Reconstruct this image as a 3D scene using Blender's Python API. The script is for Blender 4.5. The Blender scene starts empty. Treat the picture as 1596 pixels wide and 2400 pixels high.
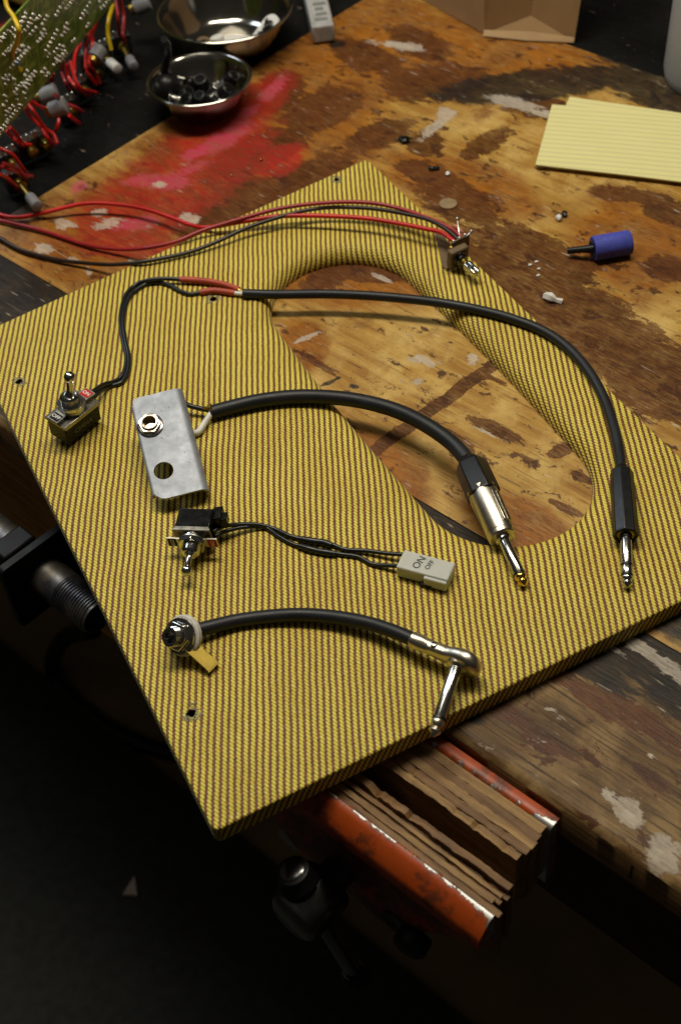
import bpy, math, random
import numpy as np
from mathutils import Vector, Matrix
from mathutils.geometry import tessellate_polygon
R_ = math.radians
random.seed(4)
rng = np.random.default_rng(7)
S = bpy.context.scene
COL = S.collection

# ------------------------------------------------------------------ camera
CAM = Vector((0.0, -0.548, 0.61314))
ROT = Matrix(((0.995396, 0.095846, 0.0), (-0.070778, 0.735056, -0.674302), (-0.064629, 0.671198, 0.738455)))
FPX = 3100.0                                   # focal length for a picture 2400 units high
cam = bpy.data.cameras.new('camera'); cam.sensor_fit = 'VERTICAL'; cam.sensor_height = 36.0; cam.sensor_width = 24.0
cam.lens = 36.0 * FPX / 2400.0
cam.clip_start = 0.02; cam.clip_end = 20.0
cam.dof.use_dof = True; cam.dof.focus_distance = 0.82; cam.dof.aperture_fstop = 9.0
camo = bpy.data.objects.new('camera', cam); COL.objects.link(camo)
camo.matrix_world = Matrix.Translation(CAM) @ ROT.to_4x4()
S.camera = camo

# ------------------------------------------------------------------ light
W = bpy.data.worlds.new('World'); S.world = W; W.use_nodes = True
_t = W.node_tree; _bg = _t.nodes['Background']                    # dim room: pale ceiling above, dark floor below
_bg.inputs[0].default_value = (1.0, 0.90, 0.74, 1)
_tc = _t.nodes.new('ShaderNodeTexCoord'); _sp = _t.nodes.new('ShaderNodeSeparateXYZ'); _mr = _t.nodes.new('ShaderNodeMapRange')
_t.links.new(_tc.outputs['Generated'], _sp.inputs[0]); _t.links.new(_sp.outputs[2], _mr.inputs[0])
_mr.inputs[1].default_value = -0.2; _mr.inputs[2].default_value = 0.8; _mr.inputs[3].default_value = 0.004; _mr.inputs[4].default_value = 0.038
_t.links.new(_mr.outputs[0], _bg.inputs[1])
def area(name, loc, target, sx, sy, power, col):
    l = bpy.data.lights.new(name, 'AREA'); l.shape = 'RECTANGLE'; l.size = sx; l.size_y = sy
    l.energy = power; l.color = col
    o = bpy.data.objects.new(name, l); COL.objects.link(o); o.location = loc
    o.rotation_euler = (Vector(target) - Vector(loc)).to_track_quat('-Z', 'Y').to_euler()
    return o
area('tube_lamp', (0.05, 0.40, 1.45), (0.0, 0.05, 0), 1.2, 0.20, 17.5, (1.0, 0.92, 0.74))
area('window_lamp', (-0.95, 1.15, 1.15), (0.0, 0.1, 0), 0.55, 0.55, 6.0, (0.78, 0.89, 1.0))
area('added_fill', (-0.30, 0.50, 1.95), (0, 0.2, 0), 1.0, 0.7, 5.5, (1.0, 0.93, 0.78))  # unseen soft fill added overhead to lift the whole bench
vs = S.view_settings; vs.view_transform = 'Standard'; vs.look = 'None'; vs.exposure = 0.0; vs.gamma = 1.0
vs.use_curve_mapping = False
S.render.engine = 'CYCLES'

# ------------------------------------------------------------------ survey helpers (measured points of the place)
def P(x, y, z=0.0):
    d = ROT @ Vector(((x - 798.0) / FPX, -(y - 1200.0) / FPX, -1.0))
    t = (z - CAM.z) / d.z
    return CAM + d * t
def D(x, y, z=0.0): return P(x * 1.01786, y * 1.01786, z)
UX = Vector((0.69842, -0.71569, 0)); WX = Vector((0.71569, 0.69842, 0)); ZX = Vector((0, 0, 1))
def B(u, w, z=0.0): return UX * u + WX * w + ZX * z
TB = 0.013                                       # top face of the tweed board

# ------------------------------------------------------------------ mesh helpers
class G:
    def __init__(s): s.v = []; s.f = []
    def add(s, vs_, fs_):
        n = len(s.v); s.v += [Vector(v) for v in vs_]; s.f += [tuple(i + n for i in f) for f in fs_]; return s
    def box(s, c, a, b, h):
        c = Vector(c); vs_ = [c + a * i + b * j + h * k for k in (-1, 1) for j in (-1, 1) for i in (-1, 1)]
        fl = [(0, 2, 3, 1), (4, 5, 7, 6), (0, 1, 5, 4), (2, 6, 7, 3), (0, 4, 6, 2), (1, 3, 7, 5)]
        if a.cross(b).dot(h) < 0: fl = [f[::-1] for f in fl]
        return s.add(vs_, fl)
    def lathe(s, prof, o, ax, seg=24, cap=(True, True), ph=0.0, ref=None):
        o = Vector(o); ax = Vector(ax).normalized()
        ref = ref or (Vector((0, 0, 1)) if abs(ax.z) < 0.9 else Vector((1, 0, 0)))
        e1 = ax.cross(ref).normalized(); e2 = ax.cross(e1)
        vs_ = []
        for t, r in prof:
            for k in range(seg):
                a = 2 * math.pi * k / seg + ph
                vs_.append(o + ax * t + (e1 * math.cos(a) + e2 * math.sin(a)) * r)
        fl = []
        for i in range(len(prof) - 1):
            for k in range(seg):
                k2 = (k + 1) % seg
                fl.append((i * seg + k, i * seg + k2, (i + 1) * seg + k2, (i + 1) * seg + k))
        if cap[0]: fl.append(tuple(range(seg))[::-1])
        if cap[1]: fl.append(tuple((len(prof) - 1) * seg + k for k in range(seg)))
        return s.add(vs_, fl)
    def tube(s, pts, r, seg=10, n=None, cap=True):
        pts = cr(pts, n or 8) if len(pts) > 2 else [Vector(p) for p in pts]
        m = len(pts); rs = r if isinstance(r, (list, tuple)) else [r] * 2
        e = None; vs_ = []
        for i in range(m):
            t = (pts[min(i + 1, m - 1)] - pts[max(i - 1, 0)]).normalized()
            if e is None: e = t.cross(Vector((0, 0, 1)) if abs(t.z) < .9 else Vector((1, 0, 0))).normalized()
            e = (e - t * e.dot(t)).normalized(); g = t.cross(e)
            q = i / (m - 1) * (len(rs) - 1); a = int(min(q, len(rs) - 2)); rr = rs[a] + (rs[a + 1] - rs[a]) * (q - a)
            for k in range(seg):
                an = 2 * math.pi * k / seg
                vs_.append(pts[i] + (e * math.cos(an) + g * math.sin(an)) * rr)
        fl = [(i * seg + k, i * seg + (k + 1) % seg, (i + 1) * seg + (k + 1) % seg, (i + 1) * seg + k) for i in range(m - 1) for k in range(seg)]
        if cap: fl += [tuple(range(seg))[::-1], tuple((m - 1) * seg + k for k in range(seg))]
        return s.add(vs_, fl)
    def prism(s, poly, o, ex, ey, h, holes=()):
        """polygon (2-D, ccw in ex,ey) pushed along vector h; optional holes"""
        o = Vector(o); loops = [list(poly)] + [list(q) for q in holes]
        tri = tessellate_polygon([[Vector((x, y, 0)) for x, y in lp] for lp in loops])
        flat = [q for lp in loops for q in lp]; n = len(flat)
        vs_ = [o + ex * x + ey * y for x, y in flat] + [o + ex * x + ey * y + h for x, y in flat]
        fl = []; up = ex.cross(ey).dot(h) > 0
        for t in tri:
            a, b, c = [Vector((*flat[i], 0)) for i in t]
            ccw = (b - a).cross(c - a).z > 0
            t = tuple(t) if ccw == up else tuple(t)[::-1]
            fl.append(tuple(i + n for i in t)); fl.append(t[::-1])
        st = 0
        for li, lp in enumerate(loops):
            m = len(lp)
            for k in range(m):
                a, b = st + k, st + (k + 1) % m
                q = (a, b, b + n, a + n)
                if (li > 0) != (not up): q = q[::-1]
                fl.append(q)
            st += m
        return s.add(vs_, fl)
    def ball(s, c, r, seg=16, sc=(1, 1, 1), ax=Vector((0, 0, 1))):
        prof = [(-math.cos(math.pi * i / 10) * r, max(math.sin(math.pi * i / 10) * r, r * .01)) for i in range(11)]
        return s.lathe(prof, c, ax, seg)
def cr(pts, n=8):
    pts = [Vector(p) for p in pts]; q = [pts[0] * 2 - pts[1]] + pts + [pts[-1] * 2 - pts[-2]]; out = []
    for i in range(1, len(q) - 2):
        for k in range(n):
            t = k / n; a, b, c, d = q[i - 1:i + 3]
            out.append(0.5 * ((2 * b) + (c - a) * t + (2 * a - 5 * b + 4 * c - d) * t * t + (3 * b - a - 3 * c + d) * t ** 3))
    return out + [pts[-1]]
ORG = {}
def thing(name, label, cat, loc, group=None):
    o = bpy.data.objects.new(name, None); o.empty_display_size = 0.01; COL.objects.link(o)
    o.location = loc; o['label'] = label; o['category'] = cat
    if group: o['group'] = group
    ORG[o] = Vector(loc); return o
def build(name, g, m, parent=None, bevel=0.0, angle=38, label=None, cat=None, kind=None, group=None, flat=False, uv=None, loc=None, seg=2):
    me = bpy.data.meshes.new(name)
    off = ORG[parent] if parent else Vector(loc or (0, 0, 0))
    me.from_pydata([v - off for v in g.v], [], g.f); me.update()
    for mm in (m if isinstance(m, list) else [m]): me.materials.append(mm)
    if not flat:
        me.polygons.foreach_set('use_smooth', [True] * len(me.polygons)); me.set_sharp_from_angle(angle=R_(angle))
    o = bpy.data.objects.new(name, me); COL.objects.link(o)
    if parent: o.parent = parent
    else: o.location = off
    ORG[o] = off
    if bevel:
        b = o.modifiers.new('bevel', 'BEVEL'); b.width = bevel; b.segments = seg; b.limit_method = 'ANGLE'; b.angle_limit = R_(35)
    if label: o['label'] = label
    if cat: o['category'] = cat
    if kind: o['kind'] = kind
    if group: o['group'] = group
    return o
def text(name, s, o, ex, ey, size, m, parent, bold=0.0):
    """flat lettering, centred on o, reading along ex"""
    c = bpy.data.curves.new(name, 'FONT'); c.body = s; c.size = size; c.align_x = 'CENTER'; c.align_y = 'CENTER'; c.offset = bold
    t = bpy.data.objects.new('tmp', c); COL.objects.link(t)
    dg = bpy.context.evaluated_depsgraph_get(); dg.update()
    me = bpy.data.meshes.new_from_object(t.evaluated_get(dg)); bpy.data.objects.remove(t)
    g = G(); g.v = [Vector(o) + ex * v.co.x + ey * v.co.y for v in me.vertices]; g.f = [tuple(p.vertices) for p in me.polygons]
    bpy.data.meshes.remove(me)
    return build(name, g, m, parent, flat=True)

# ------------------------------------------------------------------ node helpers and materials
class N:
    def __init__(s, name):
        s.m = bpy.data.materials.new(name); s.m.use_nodes = True; s.t = s.m.node_tree
        s.b = s.t.nodes['Principled BSDF']
    def n(s, typ, **kw):
        nd = s.t.nodes.new(typ)
        for k, v in kw.items(): setattr(nd, k, v)
        return nd
    def link(s, a, b): s.t.links.new(a, b)
    def put(s, sock, v):
        if hasattr(v, 'is_output'): s.link(v, sock)
        elif isinstance(v, (tuple, list)) and len(v) == 3 and sock.type == 'RGBA': sock.default_value = (*v, 1)
        else: sock.default_value = v
    def math(s, op, a, b=0.0, c=None, clamp=False):
        nd = s.n('ShaderNodeMath', operation=op, use_clamp=clamp); s.put(nd.inputs[0], a); s.put(nd.inputs[1], b)
        if c is not None: s.put(nd.inputs[2], c)
        return nd.outputs[0]
    def mix(s, f, a, b, bt='MIX'):
        nd = s.n('ShaderNodeMix', data_type='RGBA', blend_type=bt); s.put(nd.inputs[0], f); s.put(nd.inputs[6], a); s.put(nd.inputs[7], b)
        return nd.outputs[2]
    def noise(s, vec, scale, detail=4, rough=.55, dist=0.0):
        nd = s.n('ShaderNodeTexNoise'); nd.inputs['Scale'].default_value = scale; nd.inputs['Detail'].default_value = detail
        nd.inputs['Roughness'].default_value = rough; nd.inputs['Distortion'].default_value = dist
        s.link(vec, nd.inputs['Vector']); return nd.outputs['Fac']
    def map(s, vec, loc=(0, 0, 0), rot=(0, 0, 0), sc=(1, 1, 1)):
        nd = s.n('ShaderNodeMapping'); s.link(vec, nd.inputs[0]); nd.inputs[1].default_value = loc; nd.inputs[2].default_value = rot; nd.inputs[3].default_value = sc
        return nd.outputs[0]
    def ramp(s, v, lo, hi):
        nd = s.n('ShaderNodeMapRange', interpolation_type='SMOOTHSTEP'); s.put(nd.inputs[0], v); nd.inputs[1].default_value = lo; nd.inputs[2].default_value = hi
        return nd.outputs[0]
    def coord(s, w='Object'): return s.n('ShaderNodeTexCoord').outputs[w]
    def attr(s, nm): return s.n('ShaderNodeAttribute', attribute_name=nm).outputs['Fac']
    def bump(s, h, st=.3, dist=.001):
        nd = s.n('ShaderNodeBump'); nd.inputs['Strength'].default_value = st; nd.inputs['Distance'].default_value = dist
        s.link(h, nd.inputs['Height']); s.link(nd.outputs[0], s.b.inputs['Normal'])
    def out(s, col=None, rough=None, metal=None, spec=None):
        if col is not None: s.put(s.b.inputs['Base Color'], col)
        if rough is not None: s.put(s.b.inputs['Roughness'], rough)
        if metal is not None: s.put(s.b.inputs['Metallic'], metal)
        if spec is not None: s.b.inputs['Specular IOR Level'].default_value = spec
        return s.m
def plain(name, col, rough=.5, metal=0.0, var=.25, sc=90, bump=.0, col2=None, lo=.4, hi=.65, spec=.5, rvar=.12):
    q = N(name); c = q.coord(); f = q.noise(c, sc, 5)
    dk = tuple(x * (1 - var) for x in col)
    colr = q.mix(q.ramp(f, .3, .7), dk, col)
    if col2: colr = q.mix(q.ramp(q.noise(c, sc * .6, 6, .65), lo, hi), colr, col2)
    f2 = q.noise(c, sc * 2.3, 3)
    rg = q.math('MULTIPLY_ADD', f2, rvar * 2, rough - rvar)
    if bump: q.bump(q.noise(c, sc * 4, 4), bump, .0006)
    return q.out(colr, rg, metal, spec)

M = {}
M['rubber'] = plain('black_cable_rubber', (.014, .0155, .019), .46, var=.4, sc=45, spec=.38, bump=.04)
M['wire_black'] = plain('black_wire_insulation', (.010, .012, .012), .32, var=.2)
M['wire_red'] = plain('red_wire_insulation', (.62, .015, .012), .35, var=.3, sc=40)
M['wire_dred'] = plain('dull_red_wire_insulation', (.40, .022, .028), .35, var=.3, sc=40)
M['wire_brown'] = plain('dark_brown_wire_insulation', (.028, .016, .013), .38, var=.3, sc=40)
M['wire_yellow'] = plain('yellow_wire_insulation', (.75, .50, .01), .35)
M['wire_blue'] = plain('blue_wire_insulation', (.06, .16, .45), .35)
M['shrink'] = plain('red_heat_shrink', (.46, .065, .030), .5, var=.25, sc=120)
M['white_plastic'] = plain('white_plastic', (.72, .70, .66), .45, var=.1)
M['black_plastic'] = plain('black_plastic', (.009, .009, .010), .36, var=.3, spec=.35)
M['bakelite'] = plain('dark_bakelite', (.006, .006, .0055), .22, var=.4, bump=.03, spec=.18)
M['chrome'] = plain('chrome', (.60, .59, .56), .16, 1.0, var=.08, sc=150, rvar=.05)
M['nickel'] = plain('satin_nickel', (.66, .60, .49), .31, 1.0, var=.10, sc=120, rvar=.06)
M['gold'] = plain('gold_plated_tip', (.88, .60, .14), .13, 1.0, var=.08, rvar=.04)
M['brass'] = plain('dull_brass', (.40, .285, .06), .38, 1.0, var=.25, sc=120)
M['steel_dark'] = plain('oily_steel', (.20, .20, .20), .22, 1.0, var=.4, sc=60)
M['steel_mid'] = plain('plated_steel', (.40, .38, .32), .28, 1.0, var=.3, sc=90)
M['tin'] = plain('solder_tin', (.62, .60, .55), .30, 1.0, var=.2)
M['paint_white'] = plain('white_print', (.75, .73, .68), .5, var=.05)
M['paint_red'] = plain('red_print', (.55, .020, .012), .42, var=.15, spec=.15)
M['paint_black'] = plain('black_print', (.010, .010, .010), .42, var=.15, spec=.15)
M['grey_print'] = plain('grey_print', (.20, .20, .19), .5, var=.15)
M['ink'] = plain('black_ink', (.012, .012, .014), .6, var=.1)
M['phenolic'] = plain('brown_phenolic', (.155, .095, .045), .6, var=.25)
M['ring_white'] = plain('white_fibre_washer', (.66, .63, .58), .6, var=.2, sc=200, bump=.1)

def m_alu():
    q = N('worn_aluminium'); c = q.coord()
    f = q.noise(c, 160, 6, .7); g = q.noise(q.map(c, sc=(1, 1, 1)), 45, 5, .6)
    col = q.mix(q.ramp(g, .35, .7), (.27, .29, .335), (.38, .40, .45))
    pit = q.ramp(q.noise(c, 420, 3, .5), .66, .74)
    col = q.mix(pit, col, (.17, .165, .165))
    sm = q.ramp(q.noise(c, 30, 6, .7, .6), .56, .72); col = q.mix(q.math('MULTIPLY', sm, .5), col, (.27, .235, .205))
    q.bump(f, .16, .0005)
    return q.out(col, q.math('MULTIPLY_ADD', f, .3, .42), .55)
M['alu'] = m_alu()
def m_nylon():
    q = N('milky_nylon'); c = q.coord(); f = q.noise(c, 60, 4)
    q.b.inputs['Subsurface Weight'].default_value = .65; q.b.inputs['Subsurface Radius'].default_value = (.004, .0035, .0025)
    q.b.inputs['Subsurface Scale'].default_value = 1.0
    return q.out(q.mix(f, (.44, .45, .41), (.58, .58, .53)), .38, 0.0)
M['nylon'] = m_nylon()

def m_tweed():
    q = N('tweed_cloth'); uv = q.coord('UV')
    w1 = q.noise(uv, 14, 2); w2 = q.noise(uv, 120, 2)
    sx = q.n('ShaderNodeSeparateXYZ'); q.link(uv, sx.inputs[0]); x, y = sx.outputs[0], sx.outputs[1]
    x = q.math('MULTIPLY_ADD', q.math('SUBTRACT', w1, .5), .0030, x)
    x = q.math('MULTIPLY_ADD', q.math('SUBTRACT', w2, .5), .0008, x)
    PIT = .00368; BD = .0024
    a = q.math('DIVIDE', x, PIT); fa = q.math('FRACT', a)          # 0..1 across one stripe
    ida = q.math('FLOOR', a)
    # diagonal strands within a stripe
    b = q.math('ADD', q.math('DIVIDE', y, BD), q.math('MULTIPLY_ADD', fa, 1.25, q.math('MULTIPLY', ida, .37)))
    fb = q.math('FRACT', b)
    tri = q.math('ABSOLUTE', q.math('MULTIPLY_ADD', fb, 2.0, -1.0))                   # 1 at strand joints
    edge = q.math('ABSOLUTE', q.math('SUBTRACT', fa, .5))
    wid = q.math('MULTIPLY_ADD', q.math('SUBTRACT', .5, tri), .15, .268)
    yel = q.ramp(q.math('SUBTRACT', wid, edge), -.05, .05)
    joint = q.ramp(tri, .70, .98)
    # brown warp: short vertical-ish specks
    bs = q.noise(q.map(uv, sc=(1, .55, 1)), 900, 2)
    brown = q.mix(q.ramp(bs, .35, .68), (.095, .023, .008), (.26, .085, .034))
    fine = q.noise(uv, 700, 2)
    yc = q.mix(q.ramp(q.noise(uv, 22, 3), .35, .65), (.60, .505, .034), (.71, .62, .064))
    yc = q.mix(q.ramp(fine, .45, .8), yc, (.86, .79, .28))
    yc = q.mix(q.math('MULTIPLY', joint, .78), yc, (.20, .12, .016))
    col = q.mix(yel, brown, yc)
    hgt = q.math('MULTIPLY', yel, q.math('SUBTRACT', 1.0, q.math('MULTIPLY', q.math('MULTIPLY', tri, tri), .8)))
    hgt = q.math('MULTIPLY', hgt, q.math('SUBTRACT', 1.0, q.math('MULTIPLY', q.math('MULTIPLY', edge, edge), 2.2)))
    q.bump(q.math('ADD', hgt, q.math('MULTIPLY', fine, .15)), .55, .0006)
    q.b.inputs['Sheen Weight'].default_value = .12; q.b.inputs['Sheen Roughness'].default_value = .4
    return q.out(col, .62, 0.0, .35)
M['tweed'] = m_tweed()

def m_bench(name, kind):
    """old work surface: bare wood, varnish, stains and paint; masks live on the mesh"""
    q = N(name); uv0 = q.coord('UV')
    wn = q.n('ShaderNodeTexNoise'); wn.inputs['Scale'].default_value = 38; wn.inputs['Detail'].default_value = 5; q.link(uv0, wn.inputs['Vector'])
    va = q.n('ShaderNodeVectorMath', operation='SUBTRACT'); q.link(wn.outputs['Color'], va.inputs[0]); va.inputs[1].default_value = (.5, .5, .5)
    vb = q.n('ShaderNodeVectorMath', operation='SCALE'); q.link(va.outputs[0], vb.inputs[0]); vb.inputs['Scale'].default_value = .020
    vc = q.n('ShaderNodeVectorMath', operation='ADD'); q.link(uv0, vc.inputs[0]); q.link(vb.outputs[0], vc.inputs[1]); uv = vc.outputs[0]
    g1 = q.noise(q.map(uv0, sc=(9, 150, 1)), 1.0, 6, .62, .5)
    g2 = q.noise(q.map(uv0, sc=(24, 620, 1)), 1.0, 4, .6)
    big = q.noise(uv, 20, 6, .62); mid = q.noise(uv, 52, 10, .76); fine = q.noise(uv0, 260, 6, .68)
    strk = q.noise(q.map(uv, sc=(26, 150, 1)), 1.0, 8, .66, .3); fst = q.noise(q.map(uv0, sc=(90, 620, 1)), 1.0, 5, .65)
    msk = q.math('ADD', q.math('MULTIPLY', mid, .50), q.math('MULTIPLY', strk, .50))
    if kind == 'panel': c1, c2, c3 = (.46, .270, .060), (.27, .118, .018), (.64, .44, .145)
    elif kind == 'plank': c1, c2, c3 = (.19, .108, .040), (.060, .028, .011), (.31, .195, .078)
    else: c1, c2, c3 = (.0060, .0058, .0052), (.0035, .0035, .0033), (.0095, .009, .008)
    col = q.mix(q.ramp(g1, .3, .7), c2, c1)
    col = q.mix(q.math('MULTIPLY', q.ramp(big, .42, .66), .75), col, c3)
    if kind == 'panel':
        col = q.mix(q.math('MULTIPLY', q.ramp(q.noise(uv, 27, 7, .66), .54, .68), .75), col, (.36, .165, .016))
        col = q.mix(q.math('MULTIPLY', q.ramp(q.noise(q.map(uv, loc=(4, 2, 0)), 31, 7, .66), .56, .70), .6), col, (.23, .105, .030))
    col = q.mix(q.math('MULTIPLY', q.ramp(g2, .50 if kind == 'plank' else .56, .66 if kind == 'plank' else .72), .85 if kind == 'plank' else .6), col, tuple(x * .4 for x in c2))
    def lay(col, attr, c_a, c_b, amp, lo, hi, opa=1.0, n2=None, mott=.35):
        v = q.math('ADD', q.attr(attr), q.math('MULTIPLY', q.math('SUBTRACT', n2 or msk, .5), amp))
        v = q.math('ADD', v, q.math('MULTIPLY', q.math('SUBTRACT', fst, .5), amp * .30))
        f = q.ramp(v, lo, hi)
        op = q.math('MULTIPLY', f, q.math('SUBTRACT', opa, q.math('MULTIPLY', q.ramp(q.math('ADD', q.math('MULTIPLY', fst, .6), q.math('MULTIPLY', mid, .4)), .40, .68), mott)))
        cc = q.mix(q.ramp(q.math('ADD', q.math('MULTIPLY', big, .5), q.math('MULTIPLY', strk, .5)), .36, .62), c_a, c_b)
        return q.mix(op, col, cc), f
    col, f0 = lay(col, 'varnish', (.34, .115, .010), (.16, .042, .005), 1.8, .32, .70, .95, big, .45)
    col, f1 = lay(col, 'stain', (.046, .0125, .0045), (.115, .036, .0095), 3.4, .44, .55, .98, None, .42)
    if kind != 'dark':                                         # stray small spills everywhere
        sm = q.ramp(q.noise(q.map(uv, loc=(2, 5, 0), sc=(1, 1.9, 1)), 40, 9, .70), .565, .610)
        col = q.mix(q.math('MULTIPLY', sm, .90), col, (.060, .019, .007))
    col, f2 = lay(col, 'red', (.42, .016, .016), (.22, .028, .012), 3.0, .28, .78, .93, None, .55)
    col, f3 = lay(col, 'pink', (.58, .050, .13), (.46, .09, .10), 3.8, .38, .74, .86, None, .6)
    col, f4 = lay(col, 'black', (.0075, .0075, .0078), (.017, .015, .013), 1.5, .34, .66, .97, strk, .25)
    col, f5 = lay(col, 'white', (.58, .50, .40), (.42, .36, .30), 4.4, .48, .58, .90, None, .55)
    sp = q.ramp(q.noise(q.map(uv0, sc=(1, 1.5, 1)), 330, 3, .5), .67, .71)
    col = q.mix(q.math('MULTIPLY', sp, .85), col, (.040, .016, .008) if kind != 'dark' else (.06, .055, .04))
    if kind != 'dark':
        s2 = q.ramp(q.noise(q.map(uv0, loc=(3, 1, 0), sc=(50, 420, 1)), 1.0, 3, .5), .66 if kind == 'plank' else .68, .75)
        col = q.mix(q.math('MULTIPLY', s2, .6), col, (.58, .50, .38))
        s3 = q.ramp(q.noise(q.map(uv0, loc=(1, 7, 0), rot=(0, 0, R_(38)), sc=(12, 900, 1)), 1.0, 2, .5), .71, .76)
        col = q.mix(q.math('MULTIPLY', s3, .55), col, (.50, .40, .27))
        s5 = q.ramp(q.noise(q.map(uv0, loc=(5, 3, 0), rot=(0, 0, R_(-62)), sc=(10, 800, 1)), 1.0, 2, .5), .72, .77)
        col = q.mix(q.math('MULTIPLY', s5, .5), col, (.48, .37, .24))
        s4 = q.ramp(q.noise(q.map(uv0, loc=(9, 4, 0), sc=(26, 520, 1)), 1.0, 3, .55), .66, .73)
        col = q.mix(q.math('MULTIPLY', s4, .85), col, (.045, .018, .009))
    h = q.math('ADD', q.math('MULTIPLY', g1, .4), q.math('ADD', q.math('MULTIPLY', f5, .4), q.math('MULTIPLY', fst, .8)))
    q.bump(h, .5, .0008)
    rg = q.math('MULTIPLY_ADD', mid, .38, .25 if kind != 'dark' else .6)
    rg = q.math('SUBTRACT', rg, q.math('MULTIPLY', q.math('MAXIMUM', f1, f0), .07))
    return q.out(col, rg, 0.0, .30 if kind == 'panel' else .16 if kind == 'plank' else .10)
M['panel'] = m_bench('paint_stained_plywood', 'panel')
M['plank'] = m_bench('worn_front_plank', 'plank')
M['dark'] = m_bench('black_bench_board', 'dark')

def m_wood(name, c1, c2, sc=(14, 260, 260), dark=.4, rough=.6):
    q = N(name); c = q.coord(); v = q.map(q.map(c, rot=(0, 0, math.atan2(.71569, .69842))), sc=sc)
    f = q.noise(v, 1.0, 6, .65, .4); g = q.noise(c, 45, 5, .6)
    col = q.mix(q.ramp(f, .32, .68), c2, c1)
    col = q.mix(q.math('MULTIPLY', q.ramp(g, .5, .72), dark), col, tuple(x * .25 for x in c2))
    q.bump(f, .5, .0012); return q.out(col, rough, 0, .3)
M['ply_light'] = m_wood('pale_ply', (.36, .215, .080), (.17, .088, .031))
M['ply_dark'] = m_wood('brown_ply', (.25, .135, .052), (.11, .052, .020))
M['edge_wood'] = m_wood('old_edge_wood', (.27, .15, .055), (.12, .058, .021))
M['ply_orange'] = m_wood('varnished_orange_ply', (.70, .34, .08), (.42, .17, .04))
M['apron'] = m_wood('dark_apron_wood', (.05, .026, .010), (.022, .012, .006), dark=.6)
def m_orange(name='chipped_orange_enamel', dirt=.07):
    q = N(name); c = q.coord(); ed = q.attr('wear')
    f = q.noise(c, 130, 6, .68); big = q.noise(c, 30, 4)
    ch = q.ramp(q.math('ADD', ed, q.math('MULTIPLY', q.math('SUBTRACT', f, .5), 1.5)), .50, .56)
    gr = q.ramp(q.math('ADD', q.noise(c, 55, 6, .7), q.math('MULTIPLY', big, .3)), .70 - dirt, .86 - dirt)
    col = q.mix(big, (.43, .066, .0035), (.31, .040, .0035))
    col = q.mix(q.math('MULTIPLY', gr, .8), col, (.045, .018, .010))
    rust = q.ramp(q.math('ADD', ed, q.math('MULTIPLY', q.math('SUBTRACT', f, .5), 1.5)), .40, .5)
    col = q.mix(rust, col, (.13, .055, .032)); col = q.mix(ch, col, (.55, .53, .51))
    q.bump(q.math('SUBTRACT', q.math('MULTIPLY', f, .3), ch), .3, .0005)
    return q.out(col, q.math('MULTIPLY_ADD', f, .35, .30), q.math('MULTIPLY', ch, .9))
M['orange'] = m_orange()
M['orange_dirty'] = m_orange('grimy_orange_casting', .20)
M['iron_black'] = plain('black_iron', (.008, .008, .009), .5, var=.4, sc=40, bump=.15, spec=.25)
M['pipe'] = plain('galvanised_pipe', (.40, .36, .31), .42, .8, var=.6, sc=34, col2=(.09, .095, .12), lo=.46, hi=.66)
M['floor'] = plain('brown_floor', (.34, .225, .095), .7, var=.35, sc=9, bump=.1)
M['mat'] = plain('charcoal_floor_mat', (.034, .034, .027), .85, var=.35, sc=70, bump=.4)
M['chip'] = plain('pale_wood_chip', (.60, .46, .36), .6, var=.2)
M['kraft'] = plain('brown_kraft_paper', (.42, .265, .125), .75, var=.14, sc=30, bump=.06)
M['tub'] = plain('frosted_grey_plastic', (.40, .40, .40), .45, var=.1, sc=14)
M['bowl'] = plain('spun_steel', (.46, .44, .40), .13, 1.0, var=.14, sc=40, rvar=.05)
M['blue'] = plain('blue_foam', (.060, .075, .46), .7, var=.3, sc=300, bump=.25)
M['clear'] = plain('cloudy_clear_plastic', (.30, .215, .12), .25, var=.2)
M['pcb_pot'] = plain('grey_pot_case', (.030, .032, .036), .4, .2, var=.4, sc=120)
M['grey_plastic'] = plain('grey_plastic', (.24, .24, .255), .5, var=.15)
M['tube_white'] = plain('dirty_white_plastic', (.42, .42, .41), .5, var=.25, sc=120)
M['thread'] = plain('pale_frayed_thread', (.50, .46, .30), .8, var=.35, sc=600, bump=.4)
M['hole'] = plain('dark_drilled_wood', (.035, .028, .018), .8, var=.4, sc=300)
def m_paper():
    q = N('yellow_ruled_paper'); uv = q.coord('UV'); s = q.n('ShaderNodeSeparateXYZ'); q.link(uv, s.inputs[0])
    ln = q.ramp(q.math('ABSOLUTE', q.math('SUBTRACT', q.math('FRACT', q.math('MULTIPLY', s.outputs[1], 1 / .0065)), .5)), .40, .46)
    f = q.noise(uv, 30, 4)
    col = q.mix(f, (.68, .62, .27), (.74, .68, .33)); col = q.mix(q.math('MULTIPLY', ln, .55), col, (.34, .36, .25))
    return q.out(col, .75, 0, .25)
M['paper'] = m_paper()
def m_pcb():
    q = N('green_circuit_board'); uv = q.coord('UV')
    a = q.noise(q.map(uv, sc=(60, 240, 1)), 1.0, 2, .4); b = q.noise(q.map(uv, sc=(260, 50, 1)), 1.0, 2, .4)
    tr = q.math('MAXIMUM', q.ramp(a, .54, .56), q.ramp(b, .57, .59))
    col = q.mix(tr, (.11, .18, .022), (.25, .33, .065)); q.bump(tr, .2, .0003)
    return q.out(col, .33, 0, .5)
M['pcb'] = m_pcb()

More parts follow.
